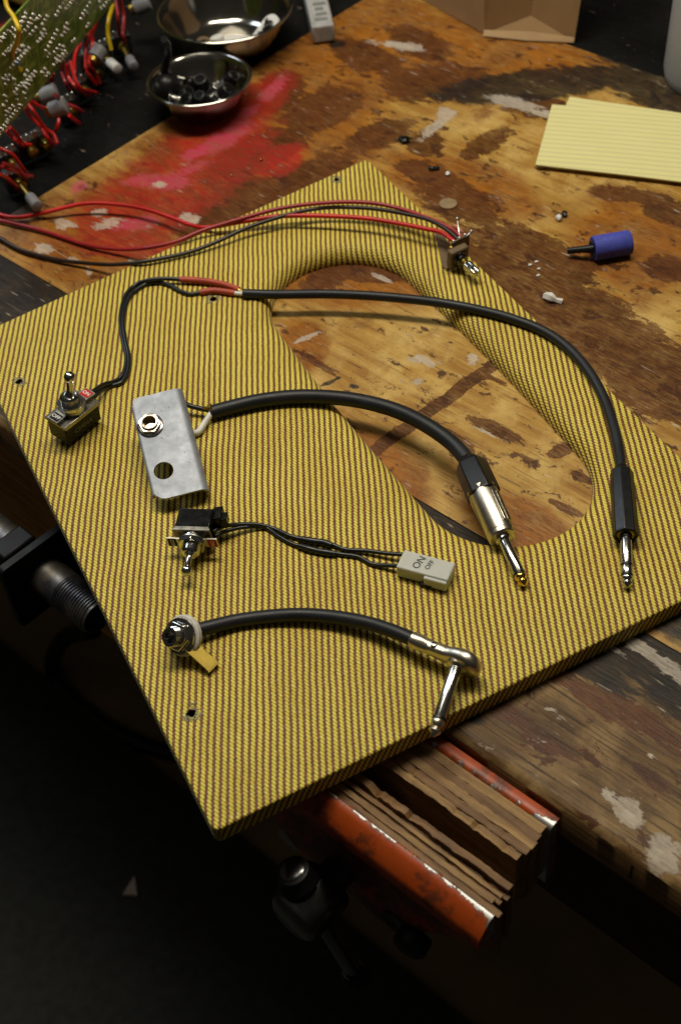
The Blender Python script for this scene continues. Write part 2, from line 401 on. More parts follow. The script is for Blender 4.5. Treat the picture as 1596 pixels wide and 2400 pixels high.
# ================================================================== THE SETTING
FZ = -0.85
g = G().add([B(-3, -3, FZ), B(3, -3, FZ), B(3, 3, FZ), B(-3, 3, FZ)], [(0, 1, 2, 3)])
build('floor', g, M['floor'], kind='structure', flat=True)
g = G().box(B(0, -.932, FZ + .007), UX * 2.6, WX * 1.0, ZX * .005)
build('floor_mat', g, M['mat'], label='charcoal rubber mat on the floor in front of the bench', cat='mat', bevel=.003, loc=B(0, -.932, FZ + .002))

# ---- workbench: boards carry their colour masks as mesh attributes
bench = thing('workbench', 'paint-spattered wooden workbench that everything else lies on', 'workbench', B(0, .1, FZ))
def blob(X, Y, x, y, rx, ry, ang=0.0, st=1.0, soft=.6, box=False):
    """measure of an ellipse (or bar) given by its surveyed centre and size"""
    e = 4.0; c = P(x, y); jx = (P(x + e, y) - c) / e; jy = (P(x, y + e) - c) / e
    det = jx.x * jy.y - jx.y * jy.x; dx = X - c.x; dy = Y - c.y
    a = (dx * jy.y - dy * jy.x) / det; b = (dy * jx.x - dx * jx.y) / det
    ca, sa = math.cos(R_(ang)), math.sin(R_(ang))
    p = (a * ca + b * sa) / rx; q = (-a * sa + b * ca) / ry
    r = np.maximum(abs(p), abs(q)) if box else np.sqrt(p * p + q * q)
    return st * np.clip((1 + soft - r) / (2 * soft), 0, 1)
def bench_board(name, mat, u0, u1, w0, w1, zt, th, step, masks, round_front=False, jag=None):
    nu = max(2, int((u1 - u0) / step)); nw = max(2, int((w1 - w0) / step))
    us = np.linspace(u0, u1, nu + 1); ws = np.linspace(w0, w1, nw + 1)
    U, Wg = np.meshgrid(us, ws, indexing='ij')
    X = UX.x * U + WX.x * Wg; Y = UX.y * U + WX.y * Wg; Z = np.full_like(X, zt)
    if round_front:                                 # worn, uneven front edge
        dd = (Wg - w0); n1 = np.interp(us, np.linspace(u0, u1, 60), rng.normal(0, .0010, 60))
        Z -= np.clip(1 - dd / .006, 0, 1) ** 2 * (.0028 + np.abs(n1)[:, None])
    v = np.stack([X, Y, Z], -1).reshape(-1, 3).tolist()
    idx = np.arange((nu + 1) * (nw + 1)).reshape(nu + 1, nw + 1)
    f = np.stack([idx[:-1, :-1], idx[1:, :-1], idx[1:, 1:], idx[:-1, 1:]], -1).reshape(-1, 4).tolist()
    rim = list(idx[:, 0]) + list(idx[-1, 1:]) + list(idx[::-1, -1][1:]) + list(idx[0, ::-1][1:-1])
    n0 = len(v); v += [(v[i][0], v[i][1], zt - th) for i in rim]; m = len(rim)
    f += [(int(rim[k]), n0 + k, n0 + (k + 1) % m, int(rim[(k + 1) % m])) for k in range(m)]
    g = G(); g.v = [Vector(q) for q in v]; g.f = [tuple(q) for q in f]
    o = build(name, g, [mat, M['edge_wood']], bench, angle=50)
    me = o.data
    vx = np.array(v)
    for key in ('varnish', 'stain', 'red', 'pink', 'black', 'white'):
        arr = np.zeros(len(v)); fn = masks.get(key)
        if fn is not None: arr = fn(vx[:, 0], vx[:, 1])
        a = me.attributes.new(key, 'FLOAT', 'POINT'); a.data.foreach_set('value', arr.astype(np.float32))
    uvl = me.uv_layers.new(name='UVMap'); li = np.zeros(len(me.loops), dtype=np.int32); me.loops.foreach_get('vertex_index', li)
    uvs = np.stack([vx[:, 0] * UX.x + vx[:, 1] * UX.y, vx[:, 0] * WX.x + vx[:, 1] * WX.y], -1)[li]
    uvl.data.foreach_set('uv', uvs.astype(np.float32).ravel())
    for p in me.polygons[len(f) - m:]: p.material_index = 1
    return o
K = 1.01786
def union(lst, k=1.0):
    def fn(X, Y):
        r = np.zeros_like(X)
        for q in lst: r = np.maximum(r, blob(X, Y, *[q[0] * K, q[1] * K, q[2] * K, q[3] * K], *q[4:5], **(q[5] if len(q) > 5 else {})))
        return r * k
    return fn
PANEL = dict(
    varnish=union([(900, 110, 330, 130, 0), (1150, 120, 260, 60, 8), (620, 330, 330, 170, -25), (300, 520, 300, 130, -10), (830, 640, 260, 70, 0),
                   (860, 1080, 140, 90, 35), (1180, 1200, 150, 70, 30), (1450, 560, 160, 110, 20), (1050, 420, 200, 60, 15), (700, 790, 60, 60, 0)]),
    stain=union([(1180, 640, 150, 70, 25), (1350, 740, 230, 75, 36), (1500, 860, 130, 85, 30), (1180, 560, 110, 40, 12), (1060, 465, 100, 45, 30),
                 (980, 400, 60, 30, 20), (1300, 620, 70, 45, 10), (1120, 330, 60, 20, -30), (980, 330, 40, 26, -15), (870, 310, 75, 28, -20), (690, 420, 130, 40, -28),
                 (560, 470, 150, 50, -20), (600, 350, 120, 40, -25), (740, 250, 90, 40, -20), (640, 215, 60, 40, -20), (1000, 190, 110, 40, -5), (840, 130, 80, 30, 20), (960, 100, 70, 30, 20),
                 (850, 625, 90, 22, 5), (750, 640, 50, 25, -20), (1540, 620, 60, 25, 15), (1530, 480, 60, 30, 20), (1420, 445, 60, 16, 5), (1250, 250, 90, 24, 10),
                 (1000, 938, 172, 13, -36, dict(box=True, soft=.25, st=1.25)), (1140, 990, 60, 14, 25), (1050, 1015, 40, 14, 35), (1290, 1037, 30, 14, -20), (470, 560, 60, 26, -10),
                 (1130, 870, 30, 6, 25), (720, 830, 60, 7, 32), (1300, 1170, 40, 8, 25), (1215, 1060, 30, 8, 30), (1340, 1100, 34, 7, 30)], 1.30),
    red=union([(400, 420, 230, 80, -30), (560, 260, 130, 40, -38), (470, 340, 150, 60, -27), (350, 480, 120, 60, -20), (280, 560, 110, 30, 5), (560, 270, 90, 35, -30), (430, 420, 90, 45, -20), (640, 370, 60, 30, -20)], 1.45),
    pink=union([(500, 330, 120, 16, -34, dict(st=.62)), (430, 395, 60, 14, -25, dict(st=.7)), (530, 310, 70, 26, -30), (330, 415, 45, 14, -5), (400, 420, 45, 20, -10), (300, 515, 70, 16, -8), (180, 430, 20, 14, -20), (630, 205, 40, 16, -42), (575, 255, 28, 12, -25), (455, 350, 40, 18, -20)], .95),
    black=union([(1230, 195, 240, 38, -6, dict(soft=.35, st=.95)), (1500, 200, 150, 50, 20), (930, 320, 18, 8, 0), (775, 102, 20, 8, -10), (630, 40, 200, 70, -30), (40, 470, 60, 30, 0),  # starts with a long dark band near the panel's back edge
                 (760, 880, 30, 5, -25), (815, 890, 10, 6, 0), (880, 940, 16, 10, 0), (1590, 1400, 150, 70, 35, dict(st=1.5))]),
    white=union([(150, 517, 24, 13, 5), (255, 515, 38, 14, -8), (98, 572, 24, 11, 10), (440, 505, 24, 18, 20), (230, 490, 26, 9, -10), (1010, 285, 52, 11, -38), (1023, 262, 16, 20, 20), (1180, 235, 60, 14, 12),
                 (1250, 262, 40, 10, 10), (920, 105, 60, 10, 8), (370, 425, 18, 8, 0), (980, 830, 52, 10, 14), (945, 1180, 60, 22, 28), (900, 1150, 36, 16, 25), (1080, 1230, 40, 12, 20), (1090, 825, 14, 14, 0),
                 (830, 570, 30, 8, 20), (170, 600, 14, 8, 10), (205, 625, 10, 12, 0), (305, 602, 10, 7, 0), (880, 640, 30, 5, 22), (1130, 1000, 50, 5, 22), (700, 780, 40, 5, -25), (960, 880, 8, 8, 0)]))
PLANK = dict(
    stain=union([(1300, 1560, 200, 25, 35), (1480, 1660, 150, 25, 36), (1250, 1700, 100, 20, 35), (1180, 1650, 60, 26, 30), (1500, 1790, 60, 16, 38)]),
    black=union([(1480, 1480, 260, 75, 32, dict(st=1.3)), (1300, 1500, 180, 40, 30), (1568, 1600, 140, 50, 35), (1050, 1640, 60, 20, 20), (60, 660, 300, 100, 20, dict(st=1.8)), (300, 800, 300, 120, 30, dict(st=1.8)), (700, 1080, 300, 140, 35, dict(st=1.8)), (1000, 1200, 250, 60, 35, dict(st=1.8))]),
    white=union([(1450, 1875, 40, 34, 50), (1400, 1830, 16, 24, -30), (1530, 1960, 50, 36, 45), (1490, 1500, 90, 14, 32), (1390, 1480, 50, 9, 30), (1500, 1740, 14, 10, 20), (1560, 1560, 60, 10, 35), (1235, 1690, 26, 6, 40), (1270, 1640, 20, 5, 50)]))
DARKL = dict(red=union([(20, 90, 70, 40, -20)]), pink=union([(40, 95, 30, 12, -25)]), stain=union([(0, 130, 60, 40, 0)]))
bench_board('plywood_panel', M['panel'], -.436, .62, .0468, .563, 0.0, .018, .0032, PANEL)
bench_board('front_plank', M['plank'], -.90, .62, -.0750, .0460, 0.0, .027, .0032, PLANK, round_front=True)
bench_board('side_board', M['dark'], -1.7, -.4375, .0468, 1.25, -.001, .018, .012, DARKL)
bench_board('back_board', M['dark'], -.436, .75, .5645, 1.25, -.001, .018, .012, {})
g = G().box(B(-.2, .42, -.035), UX * 1.2, WX * .46, ZX * .007); build('frame_rail', g, M['apron'], bench)
g = G().box(B(-.62, -.024, -.17), UX * .46, WX * .009, ZX * .14); build('drawer_front', g, M['ply_orange'], bench, bevel=.002)
g = G().box(B(.42, -.040, -.088), UX * .56, WX * .014, ZX * .058); build('apron', g, M['apron'], bench)
for u in (-.98, .75):
    for w in (.0, .80):
        g = G().box(B(u, w, (FZ - .03) / 2), UX * .035, WX * .035, ZX * ((-.03 - FZ) / 2)); build('leg', g, M['apron'], bench)
# splits along the worn front edge
for u in (.262, .318, .345, .20, .39):
    g = G().box(B(u, -.0750, -.0145), UX * .0006, WX * .0006, ZX * .007); build('edge_split', g, M['hole'], bench)

# ================================================================== TWEED BOARD
cT, cL, cB, cR = Vector((.0487, .3830)), Vector((-.2540, .2021)), Vector((-.0795, -.2103)), Vector((.2519, -.0645))
ta = R_(88.2); SV = Vector((math.cos(ta), math.sin(ta))); SU = Vector((math.sin(ta), -math.cos(ta)))   # stripes run along SV
board = thing('tweed_board', 'yellow and brown striped tweed board with a long oval cut-out', 'board', (.0, .08, 0))
def rquad(pts, r, n=5):
    out = []
    for i in range(4):
        p = pts[i]; a = (pts[i - 1] - p).normalized(); b = (pts[(i + 1) % 4] - p).normalized()
        h = math.acos(max(-1, min(1, a.dot(b)))) / 2; d = r / math.tan(h); c = p + (a + b).normalized() * (r / math.sin(h))
        s = p + a * d - c; e = p + b * d - c; a0 = math.atan2(s.y, s.x); a1 = math.atan2(e.y, e.x); da = (a1 - a0 + math.pi) % (2 * math.pi) - math.pi
        for k in range(n + 1): out.append((c + Vector((math.cos(a0 + da * k / n), math.sin(a0 + da * k / n))) * r, Vector((math.cos(a0 + da * k / n), math.sin(a0 + da * k / n)))))
    return out
HC = Vector((.0615, .1140)); HA = Vector((-.414, .910)).normalized(); HB = Vector((HA.y, -HA.x)); HL = .1040; HR = .0545; LR = .0115
def stad(n=40):
    out = []
    for sgn, a0 in ((1, 0.0), (-1, math.pi)):
        for k in range(n + 1):
            a = a0 + math.pi * k / n; nn = HB * math.cos(a) + HA * math.sin(a)
            out.append((HC + HA * HL * sgn + nn * HR, nn))
        m = 14                                               # straight sides, very slightly bellied
        p0 = HC + HA * HL * sgn - HB * HR * sgn; p1 = HC - HA * HL * sgn - HB * HR * sgn
        for k in range(1, m):
            t = k / m; out.append((p0.lerp(p1, t) - HB * sgn * .0025 * math.sin(math.pi * t), -HB * sgn))
    return out
outer = rquad([cL, cB, cR, cT], .004); ER = .0013
hole = stad()
sholes = [(P(46, 895, TB), .0026), (P(449, 1672, TB), .0029), (P(789, 421, TB), .0024), (P(500, 701, TB), .0026)]
V = []; UVs = []; F = []
def ring(pts, z, uvp):
    i = len(V); V.extend([Vector((p.x, p.y, z)) for p in pts]); UVs.extend([(p.dot(SU), p.dot(SV)) for p in uvp]); return list(range(i, i + len(pts)))
def strip(a, b):
    n = len(a); F.extend([(a[k], b[k], b[(k + 1) % n], a[(k + 1) % n]) for k in range(n)])
o_top = [p - n * ER for p, n in outer]; r0 = ring(o_top, TB, o_top)
h_top = [p + n * LR for p, n in hole]; q0 = ring(h_top, TB, h_top)
srs = []
for c, r in sholes:
    lp = [Vector((c.x, c.y)) + Vector((math.cos(a), math.sin(a))) * r * (1 + .12 * math.sin(3 * a + c.x * 99)) for a in [2 * math.pi * k / 14 for k in range(14)]]
    srs.append((lp, ring(lp, TB, lp)))
allv = [[Vector((p.x, p.y, 0)) for p in o_top], [Vector((p.x, p.y, 0)) for p in h_top]] + [[Vector((p.x, p.y, 0)) for p in lp] for lp, _ in srs]
for t in tessellate_polygon(allv):
    a, b, c = [V[i] for i in t]; F.append(tuple(t) if (b - a).cross(c - a).z > 0 else tuple(t)[::-1])
prev = r0
for k in range(1, 5):
    an = math.pi / 2 * k / 4; prev2 = ring([p - n * ER * (1 - math.sin(an)) for p, n in outer], TB - ER * (1 - math.cos(an)), [p - n * ER + n * ER * an for p, n in outer]); strip(prev, prev2); prev = prev2
e2 = ring([p for p, n in outer], .0008, [p + n * (TB - ER) for p, n in outer]); strip(prev, e2)
e3 = ring([p - n * .002 for p, n in outer], .0002, [p + n * TB for p, n in outer]); strip(e2, e3)
prev = q0
for k in range(1, 9):
    an = math.pi / 2 * k / 8; cur = ring([p + n * LR * (1 - math.sin(an)) for p, n in hole], TB - LR * (1 - math.cos(an)), [p + n * LR - n * LR * an for p, n in hole]); strip(cur, prev); prev = cur
cur = ring([p for p, n in hole], .0002, [p - n * LR * .6 for p, n in hole]); strip(cur, prev)
bt = [[Vector((V[i].x, V[i].y, 0)) for i in e3], [Vector((V[i].x, V[i].y, 0)) for i in cur]]; fl = e3 + cur
for t in tessellate_polygon(bt):
    t = [fl[i] for i in t]; a, b, c = [V[i] for i in t]; F.append(tuple(t) if (b - a).cross(c - a).z < 0 else tuple(t)[::-1])
g = G(); g.v = V; g.f = F
fab = build('tweed_covering', g, M['tweed'], board, angle=60)
uvl = fab.data.uv_layers.new(name='UVMap')
for l in fab.data.loops: uvl.data[l.index].uv = UVs[l.vertex_index]
for (c, r), (lp, _) in zip(sholes, srs):
    m = len(lp); g = G(); o = Vector((c.x, c.y, TB))
    g.add([Vector((p.x, p.y, TB)) for p in lp] + [Vector((p.x, p.y, TB - .006)) for p in lp], [(k, (k + 1) % m, (k + 1) % m + m, k + m) for k in range(m)][:] + [tuple(range(m, 2 * m))])
    g.f = [f[::-1] if len(f) == 4 else f for f in g.f]
    h = build('screw_hole', g, M['hole'], board)
    g = G()
    for k in range(26):                                        # frayed cloth round the drilled hole
        a = random.uniform(0, 6.283); rr = r * random.uniform(1.0, 2.3); e = Vector((math.cos(a), math.sin(a), 0)); t = Vector((-e.y, e.x, 0))
        p = o + e * rr + ZX * .0002; L = r * random.uniform(.3, .8)
        g.tube([p - t * L, p + ZX * random.uniform(.0001, .0005) - e * L * .3, p + t * L], .00018, 5, 3)
    build('frayed_thread', g, M['thread'], h)

# ================================================================== SMALL HARDWARE BUILDERS
def frame(p0, p1, up=ZX):
    a = (p1 - p0).normalized(); s = a.cross(up).normalized(); return a, s, s.cross(a)
def knurl(t0, t1, r, n, d):
    out = []
    for k in range(n):
        a = t0 + (t1 - t0) * k / n; b = (t1 - t0) / n
        out += [(a, r - d), (a + b * .35, r), (a + b * .65, r), (a + b * .99, r - d)]
    return out
def hexpr(r, ph=0.0, n=6): return [(r * math.cos(ph + 2 * math.pi * k / n), r * math.sin(ph + 2 * math.pi * k / n)) for k in range(n)]
def circ(r, n=24, cx=0.0, cy=0.0): return [(cx + r * math.cos(2 * math.pi * k / n), cy + r * math.sin(2 * math.pi * k / n)) for k in range(n)]

def toggle(root, c, ax, lo, scale, lever_tilt, flip=False, china=True, bl=1.0, bh=1.0):
    """switch: c = centre of the body's top, ax = lever axis, lo = long side (OFF to ON)"""
    ax = ax.normalized(); lo = (lo - ax * lo.dot(ax)).normalized(); sh = ax.cross(lo); s = scale
    L, Wd, H = .0145 * s * bl, .0080 * s, .0145 * s * bh
    g = G().box(c - ax * H * .5, lo * L, sh * Wd, ax * H * .5); body = build('switch_body', g, M['bakelite'], root, bevel=.0008)
    g = G().box(c + ax * .0006, lo * (L + .0007), sh * (Wd + .0007), ax * .0010)
    for sg in (-1, 1):
        g.box(c - ax * .0008 * s + sh * (Wd + .0004) * sg, lo * L * .98, sh * .0003, ax * .0008 * s)
    cov = build('metal_cover', g, M['steel_mid'], root, bevel=.0004)
    for sg in (-1, 1):
        g = G().lathe([(0, .0013), (.0006, .0012), (.0010, .0006)], c + ax * .0016 + lo * L * .82 * sg, ax, 12); build('rivet', g, M['tin'], cov)
    g = G().lathe([(.0016, .0078 * s), (.0034 * s, .0078 * s), (.0036 * s, .0070 * s)], c, ax, 28); build('lock_washer', g, M['chrome'], root, bevel=.0002)
    # ON / OFF plate
    pr = .0084 * s; ln = .0164 * s; hw = .0041 * s; poly = []
    a0 = math.asin(hw / pr * .9)
    for k in range(13): a = a0 + (math.pi - 2 * a0) * k / 12; poly.append((pr * math.cos(a), pr * math.sin(a)))
    poly += [(-ln * .75, hw), (-ln, hw), (-ln, -hw), (-ln * .75, -hw)]
    for k in range(13): a = math.pi + a0 + (math.pi - 2 * a0) * k / 12; poly.append((pr * math.cos(a), pr * math.sin(a)))
    poly += [(ln * .75, -hw), (ln, -hw), (ln, hw), (ln * .75, hw)]
    zp = .0040 * s
    g = G().prism(poly, c + ax * zp, lo, sh, ax * .0008, holes=[circ(.0055 * s, 20)]); pl = build('indicator_plate', g, M['tin'], root)
    for sg, m, tx in ((1, 'paint_red', 'ON'), (-1, 'paint_black', 'OFF')):
        cc = c + ax * (zp + .0008 + .00012) + lo * (ln * .79) * sg
        g = G().box(cc, lo * .0028 * s, sh * .0034 * s, ax * .0001); build('print_field', g, M[m], pl, flat=True)
        f = -1 if flip else 1
        text('lettering', tx, cc + ax * .00018, sh * -1 * f, lo * f, .0036 * s, M['paint_white'], pl, .00006)
    zn = zp + .0010
    g = G().prism(hexpr(.0092 * s, .4), c + ax * zn, lo, sh, ax * .0030 * s, holes=[circ(.0058 * s, 20)]); build('hex_nut', g, M['chrome'], root, bevel=.0005)
    z1 = zn + .0030 * s
    pf = [(zn, .0056 * s)] + knurl(z1 - .0008 * s, z1 + .0050 * s, .0060 * s, 6, .0004 * s) + [(z1 + .0054 * s, .0054 * s), (z1 + .0060 * s, .0046 * s), (z1 + .0058 * s, .0030 * s), (z1 + .004 * s, .0028 * s)]
    g = G().lathe(pf, c, ax, 28, (False, True)); build('threaded_bushing', g, M['chrome'], root, angle=30)
    la = (ax + lo * lever_tilt).normalized(); p0 = c + ax * (z1 + .0030 * s)
    g = G().lathe([(0, .0034 * s), (.0030 * s, .0034 * s), (.0045 * s, .0022 * s), (.0060 * s, .0019 * s), (.0125 * s, .0024 * s), (.0130 * s, .0026 * s), (.0140 * s, .0033 * s), (.0155 * s, .0037 * s), (.0170 * s, .0034 * s), (.0182 * s, .0024 * s), (.0188 * s, .0010 * s), (.0189 * s, .0001)], p0, la, 22)
    build('lever', g, M['chrome'], root, angle=50)
    for sg in (-.45, .45):
        g = G().box(c - ax * (H + .0015) + lo * L * sg, sh * .0022, lo * .0005, ax * .0018); build('terminal', g, M['brass'], root)
    if china:
        text('maker_marking', 'CHINA', c - ax * H * .55 - sh * (Wd + .00045 * 0 + .00012), lo, ax, .0048 * s, M['grey_print'], body)
    return L, Wd, H

def plug_tip(root, p, a, r, L, trs, tipm):
    """sleeve, rings and tip of a phone plug, starting at p along a"""
    x = L
    if trs: cuts = [(.0, .54), (.58, .74)]
    else: cuts = [(.0, .72)]
    for i, (s0, s1) in enumerate(cuts):
        g = G().lathe([(x * s0, r * .97), (x * s0 + .0004, r), (x * s1 - .0003, r), (x * s1, r * .97)], p, a, 28); build('sleeve' if i == 0 else 'ring_contact', g, M['chrome'], root)
        e = s1 + .04
        g = G().lathe([(x * s1, r * .90), (x * s1 + .0001, r * 1.02), (x * e - .0001, r * 1.02), (x * e, r * .9)], p, a, 24); build('insulating_ring', g, M['black_plastic'], root)
    s = cuts[-1][1] + .04; y = x * (1 - s)
    pf = [(0, r * .92), (.04, r * .99), (.16, r * 1.0), (.26, r * .96), (.34, r * .84), (.42, r * .66), (.47, r * .62), (.52, r * .68), (.58, r * .90), (.64, r * .93), (.70, r * .86), (.97, r * .16), (1.0, r * .02)]
    g = G().lathe([(x * s + t * y, rr) for t, rr in pf], p, a, 28); build('tip', g, M[tipm], root, angle=50)

# ================================================================== A: TOGGLE SWITCH WIRED TO THE THIN CABLE AND THREE-CONTACT PLUG
bA = P(178, 992, TB)
A = thing('switch_patch_lead', 'upright toggle switch wired through red sleeves to a thin black cable and black-handled plug', 'cable', bA)
loA = P(222, 960, TB) - P(150, 1018, TB); loA.z = 0
axA = Vector((.06, -.04, 1)).normalized()
cA = P(171, 962, TB + .019)
toggle(A, cA, axA, loA, 1.05, .22)
rw = .0016
zz = TB + rw
g = G().tube([P(212, 926, TB + .010), P(222, 915, TB + .010), P(245, 901, TB + .006), P(272, 893, zz), P(291, 872, zz), P(297, 835, zz), P(288, 795, zz), P(283, 745, zz), P(294, 695, zz), P(318, 668, zz), P(352, 656, zz + .003), P(388, 653, zz + .003), P(424, 655, zz + .002)], rw, 10)
build('wire', g, M['wire_black'], A)
g = G().tube([P(219, 934, TB + .008), P(232, 920, TB + .007), P(256, 906, zz), P(284, 897, zz), P(299, 874, zz), P(303, 838, zz), P(294, 795, zz), P(289, 748, zz), P(301, 701, zz), P(325, 676, zz), P(356, 662, zz), P(392, 666, zz), P(424, 683, zz), P(447, 689, zz), P(470, 685, zz)], rw, 10)
build('wire', g, M['wire_black'], A)
g = G().tube([P(423, 655, TB + .0035), P(450, 656, TB + .0034), P(492, 660, TB + .0032), P(530, 668, TB + .003), P(561, 679, TB + .003)], [.0022, .0024, .0023, .0024, .0021], 12)
build('heat_shrink', g, M['shrink'], A)
g = G().tube([P(469, 685, TB + .0024), P(500, 681, TB + .0025), P(530, 684, TB + .0025), P(551, 687, TB + .0025)], [.0023, .0024, .0023, .0022], 12)
build('heat_shrink', g, M['shrink'], A)
g = G().tube([P(548, 687, TB + .0025), P(560, 688, TB + .0028), P(572, 689, TB + .003)], .0016, 10); build('white_core', g, M['white_plastic'], A)
g = G().tube([P(556, 678, TB + .003), P(565, 682, TB + .003), P(573, 686, TB + .003)], [.0019, .0013, .001], 8); build('shield_braid', g, M['brass'], A)
rc = .0034; zc = TB + rc
pathA = [P(570, 688, zc), P(650, 690, zc), P(760, 689, zc), P(865, 693, zc), P(960, 701, zc), P(1040, 711, zc), P(1120, 726, zc), P(1200, 747, zc), P(1275, 777, zc), P(1333, 818, zc), P(1380, 872, zc), P(1415, 935, zc), P(1437, 1000, zc + .001), P(1450, 1060, zc + .002), P(1455, 1105, zc + .003)]
g = G().tube(pathA, rc, 16); build('cable_jacket', g, M['rubber'], A)
p0 = P(1455, 1096, TB + .0078); p1 = P(1466, 1258, TB + .0078); a, s, u = frame(p0, p1); LN = (p1 - p0).length
g = G().lathe([(0, .0040), (.0005, .0046), (.0024, .0048), (.0030, .0054), (.0050, .0072), (LN - .0015, .0078), (LN, .0074), (LN + .0003, .0058), (LN - .004, .0055)], p0, a, 8, ph=R_(10)); build('plug_handle', g, M['black_plastic'], A, bevel=.0005, angle=25)
g = G().lathe([(LN - .0045, .0055), (LN - .0010, .0054), (LN - .0008, .0034)], p0, a, 24); build('inner_collar', g, M['brass'], A)
g = G().lathe([(LN - .004, .0036), (LN + .0012, .0036), (LN + .0016, .0033)], p0, a, 24); build('plug_collar', g, M['black_plastic'], A)
tipA = P(1469, 1378, TB + .0036); pa = p0 + a * (LN + .0008)
plug_tip(A, pa, (tipA - pa).normalized(), .0034, (tipA - pa).length, True, 'chrome')

# ================================================================== B: ALUMINIUM BRACKET WITH JACK AND FAT CABLE
k0, k1, k2, k3 = P(306, 938, TB + .0320), P(424, 906, TB + .0320), P(493, 1146, TB + .0125), P(357, 1172, TB + .0105)
Bt = thing('jack_bracket_lead', 'bent grey aluminium bracket holding a jack, with a fat black cable to a metal-shell plug', 'cable', P(400, 1050, TB))
eu = ((k2 - k1) + (k3 - k0)).normalized(); ev = ((k1 - k0) + (k2 - k3)); ev = (ev - eu * ev.dot(eu)).normalized(); ctr = (k0 + k1 + k2 + k3) / 4       # eu along length, ev across
NB = ev.cross(eu); NB = NB if NB.z > 0 else -NB
hl = ((k2 - k1).length + (k3 - k0).length) / 4; hw = ((k1 - k0).dot(ev) + (k2 - k3).dot(ev)) / 4
def RP(x, y): d_ = P(x, y, 0) - CAM; return CAM + d_ * ((ctr - CAM).dot(NB) / d_.dot(NB))
def rrect(a, b, r, n=5, corners=(1, 1, 1, 1)):
    out = []
    for i, (sx, sy) in enumerate(((1, 1), (-1, 1), (-1, -1), (1, -1))):
        rr = r * corners[i] if corners[i] else .0003
        for k in range(n + 1):
            an = math.pi / 2 * i + math.pi / 2 * k / n; out.append((sx * (a - rr) + rr * math.cos(an), sy * (b - rr) + rr * math.sin(an)))
    return out
jk = RP(353, 998); hk = RP(384, 1103)
def loc2(p): d = p - ctr; return d.dot(eu), d.dot(ev)
jx, jy = loc2(jk); hx, hy = loc2(hk)
TH = .0017; BR = .0055
ang_n = 8
prof = []                                                                     # outer section of the channel: far flange, bend, web, bend, near flange
FH = .0105
sec_o = [(-hw - 0.0, -FH * .45)]
for k in range(ang_n + 1): an = math.pi - math.pi / 2 * k / ang_n; sec_o.append((-hw + BR * .35 + BR * .35 * math.cos(an), -BR * .35 + BR * .35 * math.sin(an)))
for k in range(ang_n + 1): an = math.pi / 2 - math.pi / 2 * k / ang_n; sec_o.append((hw - BR + BR * math.cos(an), -BR + BR * math.sin(an)))
sec_o.append((hw, -FH))
# web plate with the two holes, then bends and flanges as swept strips with thickness
ex_, ey_ = (eu, ev)
web = [(x, y) for x, y in [(-hl + .002, -hw + BR * .35), (hl - .004, -hw + BR * .35), (hl - .001, -hw + BR * .35 + .003), (hl, -hw + BR * .35 + .006), (hl, hw - BR), (-hl, hw - BR), (-hl, -hw + BR * .35 + .003), (-hl + .0007, -hw + BR * .35 + .0008)]]
g = G().prism(web, ctr - NB * TH, ex_, ey_, NB * TH, holes=[circ(.0062, 30, hx, hy), circ(.0056, 24, jx, jy)])
web_o = build('bracket_plate', g, M['alu'], Bt, angle=30)
def sweep(sec, xs, name):
    """section (y,z) lofted along eu with inner skin; xs gives end positions per section point"""
    n = len(sec); g = G(); inn = []
    for i in range(n):
        a_ = Vector(sec[max(i - 1, 0)]); b_ = Vector(sec[min(i + 1, n - 1)]); t = (b_ - a_).normalized(); nn = Vector((-t.y, t.x)); inn.append(Vector(sec[i]) - nn * TH)
    if inn[n // 2].length > 1e9: pass
    vs_ = []
    for i in range(n):
        for sx, q in ((-1, Vector(sec[i])), (1, Vector(sec[i])), (1, inn[i]), (-1, inn[i])):
            vs_.append(ctr + eu * (sx * xs[i]) + ev * q.x + NB * q.y)
    fl = []
    for i in range(n - 1):
        a_ = i * 4; b_ = a_ + 4
        fl += [(a_, a_ + 1, b_ + 1, b_), (a_ + 1, a_ + 2, b_ + 2, b_ + 1), (a_ + 2, a_ + 3, b_ + 3, b_ + 2), (a_ + 3, a_, b_, b_ + 3)]
    fl += [(3, 2, 1, 0), tuple(4 * (n - 1) + k for k in range(4))]
    g.add(vs_, fl); o = build(name, g, M['alu'], Bt, angle=30)
    import bmesh
    bm = bmesh.new(); bm.from_mesh(o.data); bmesh.ops.recalc_face_normals(bm, faces=bm.faces); bm.to_mesh(o.data); bm.free()
    return o
rs = [(hw - BR, 0.0)] + sec_o[-(ang_n + 1):]
xs = [hl] * (len(rs) - 2) + [hl - .001, hl - .002]
sweep(rs, xs, 'bracket_flange')
ls = sec_o[:ang_n + 2]; xs = [hl - .0045] * len(ls); sweep(ls, xs, 'bracket_lip')
# jack
g = G().lathe([(-.010, .0050), (.0005, .0052)] + knurl(.0005, .0046, .0054, 4, .0004) + [(.0050, .0050), (.0051, .0044), (.0044, .0042)], jk, NB, 30, (False, False)); build('jack_bushing', g, M['nickel'], Bt, angle=30)
g = G().lathe([(.0046, .0042), (-.0115, .0040)], jk, NB, 24, (False, True)); g.f = [f for f in g.f]; build('jack_bore', g, M['brass'], Bt)
g = G().lathe([(0.0001, .0084), (.0008, .0084), (.0011, .0079), (.0011, .0053)], jk, NB, 30, (True, False)); build('washer', g, M['chrome'], Bt)
g = G().prism(hexpr(.0075, .25), jk + NB * .0012, eu, ev, NB * .0022, holes=[circ(.0052, 20)]); build('hex_nut', g, M['nickel'], Bt, bevel=.0005)
g = G().lathe([(-.0125, .0062), (-.0115, .0066), (-.0018, .0066), (-.0018, .005)], jk, NB, 20, (True, False)); build('jack_body', g, M['brass'], Bt)
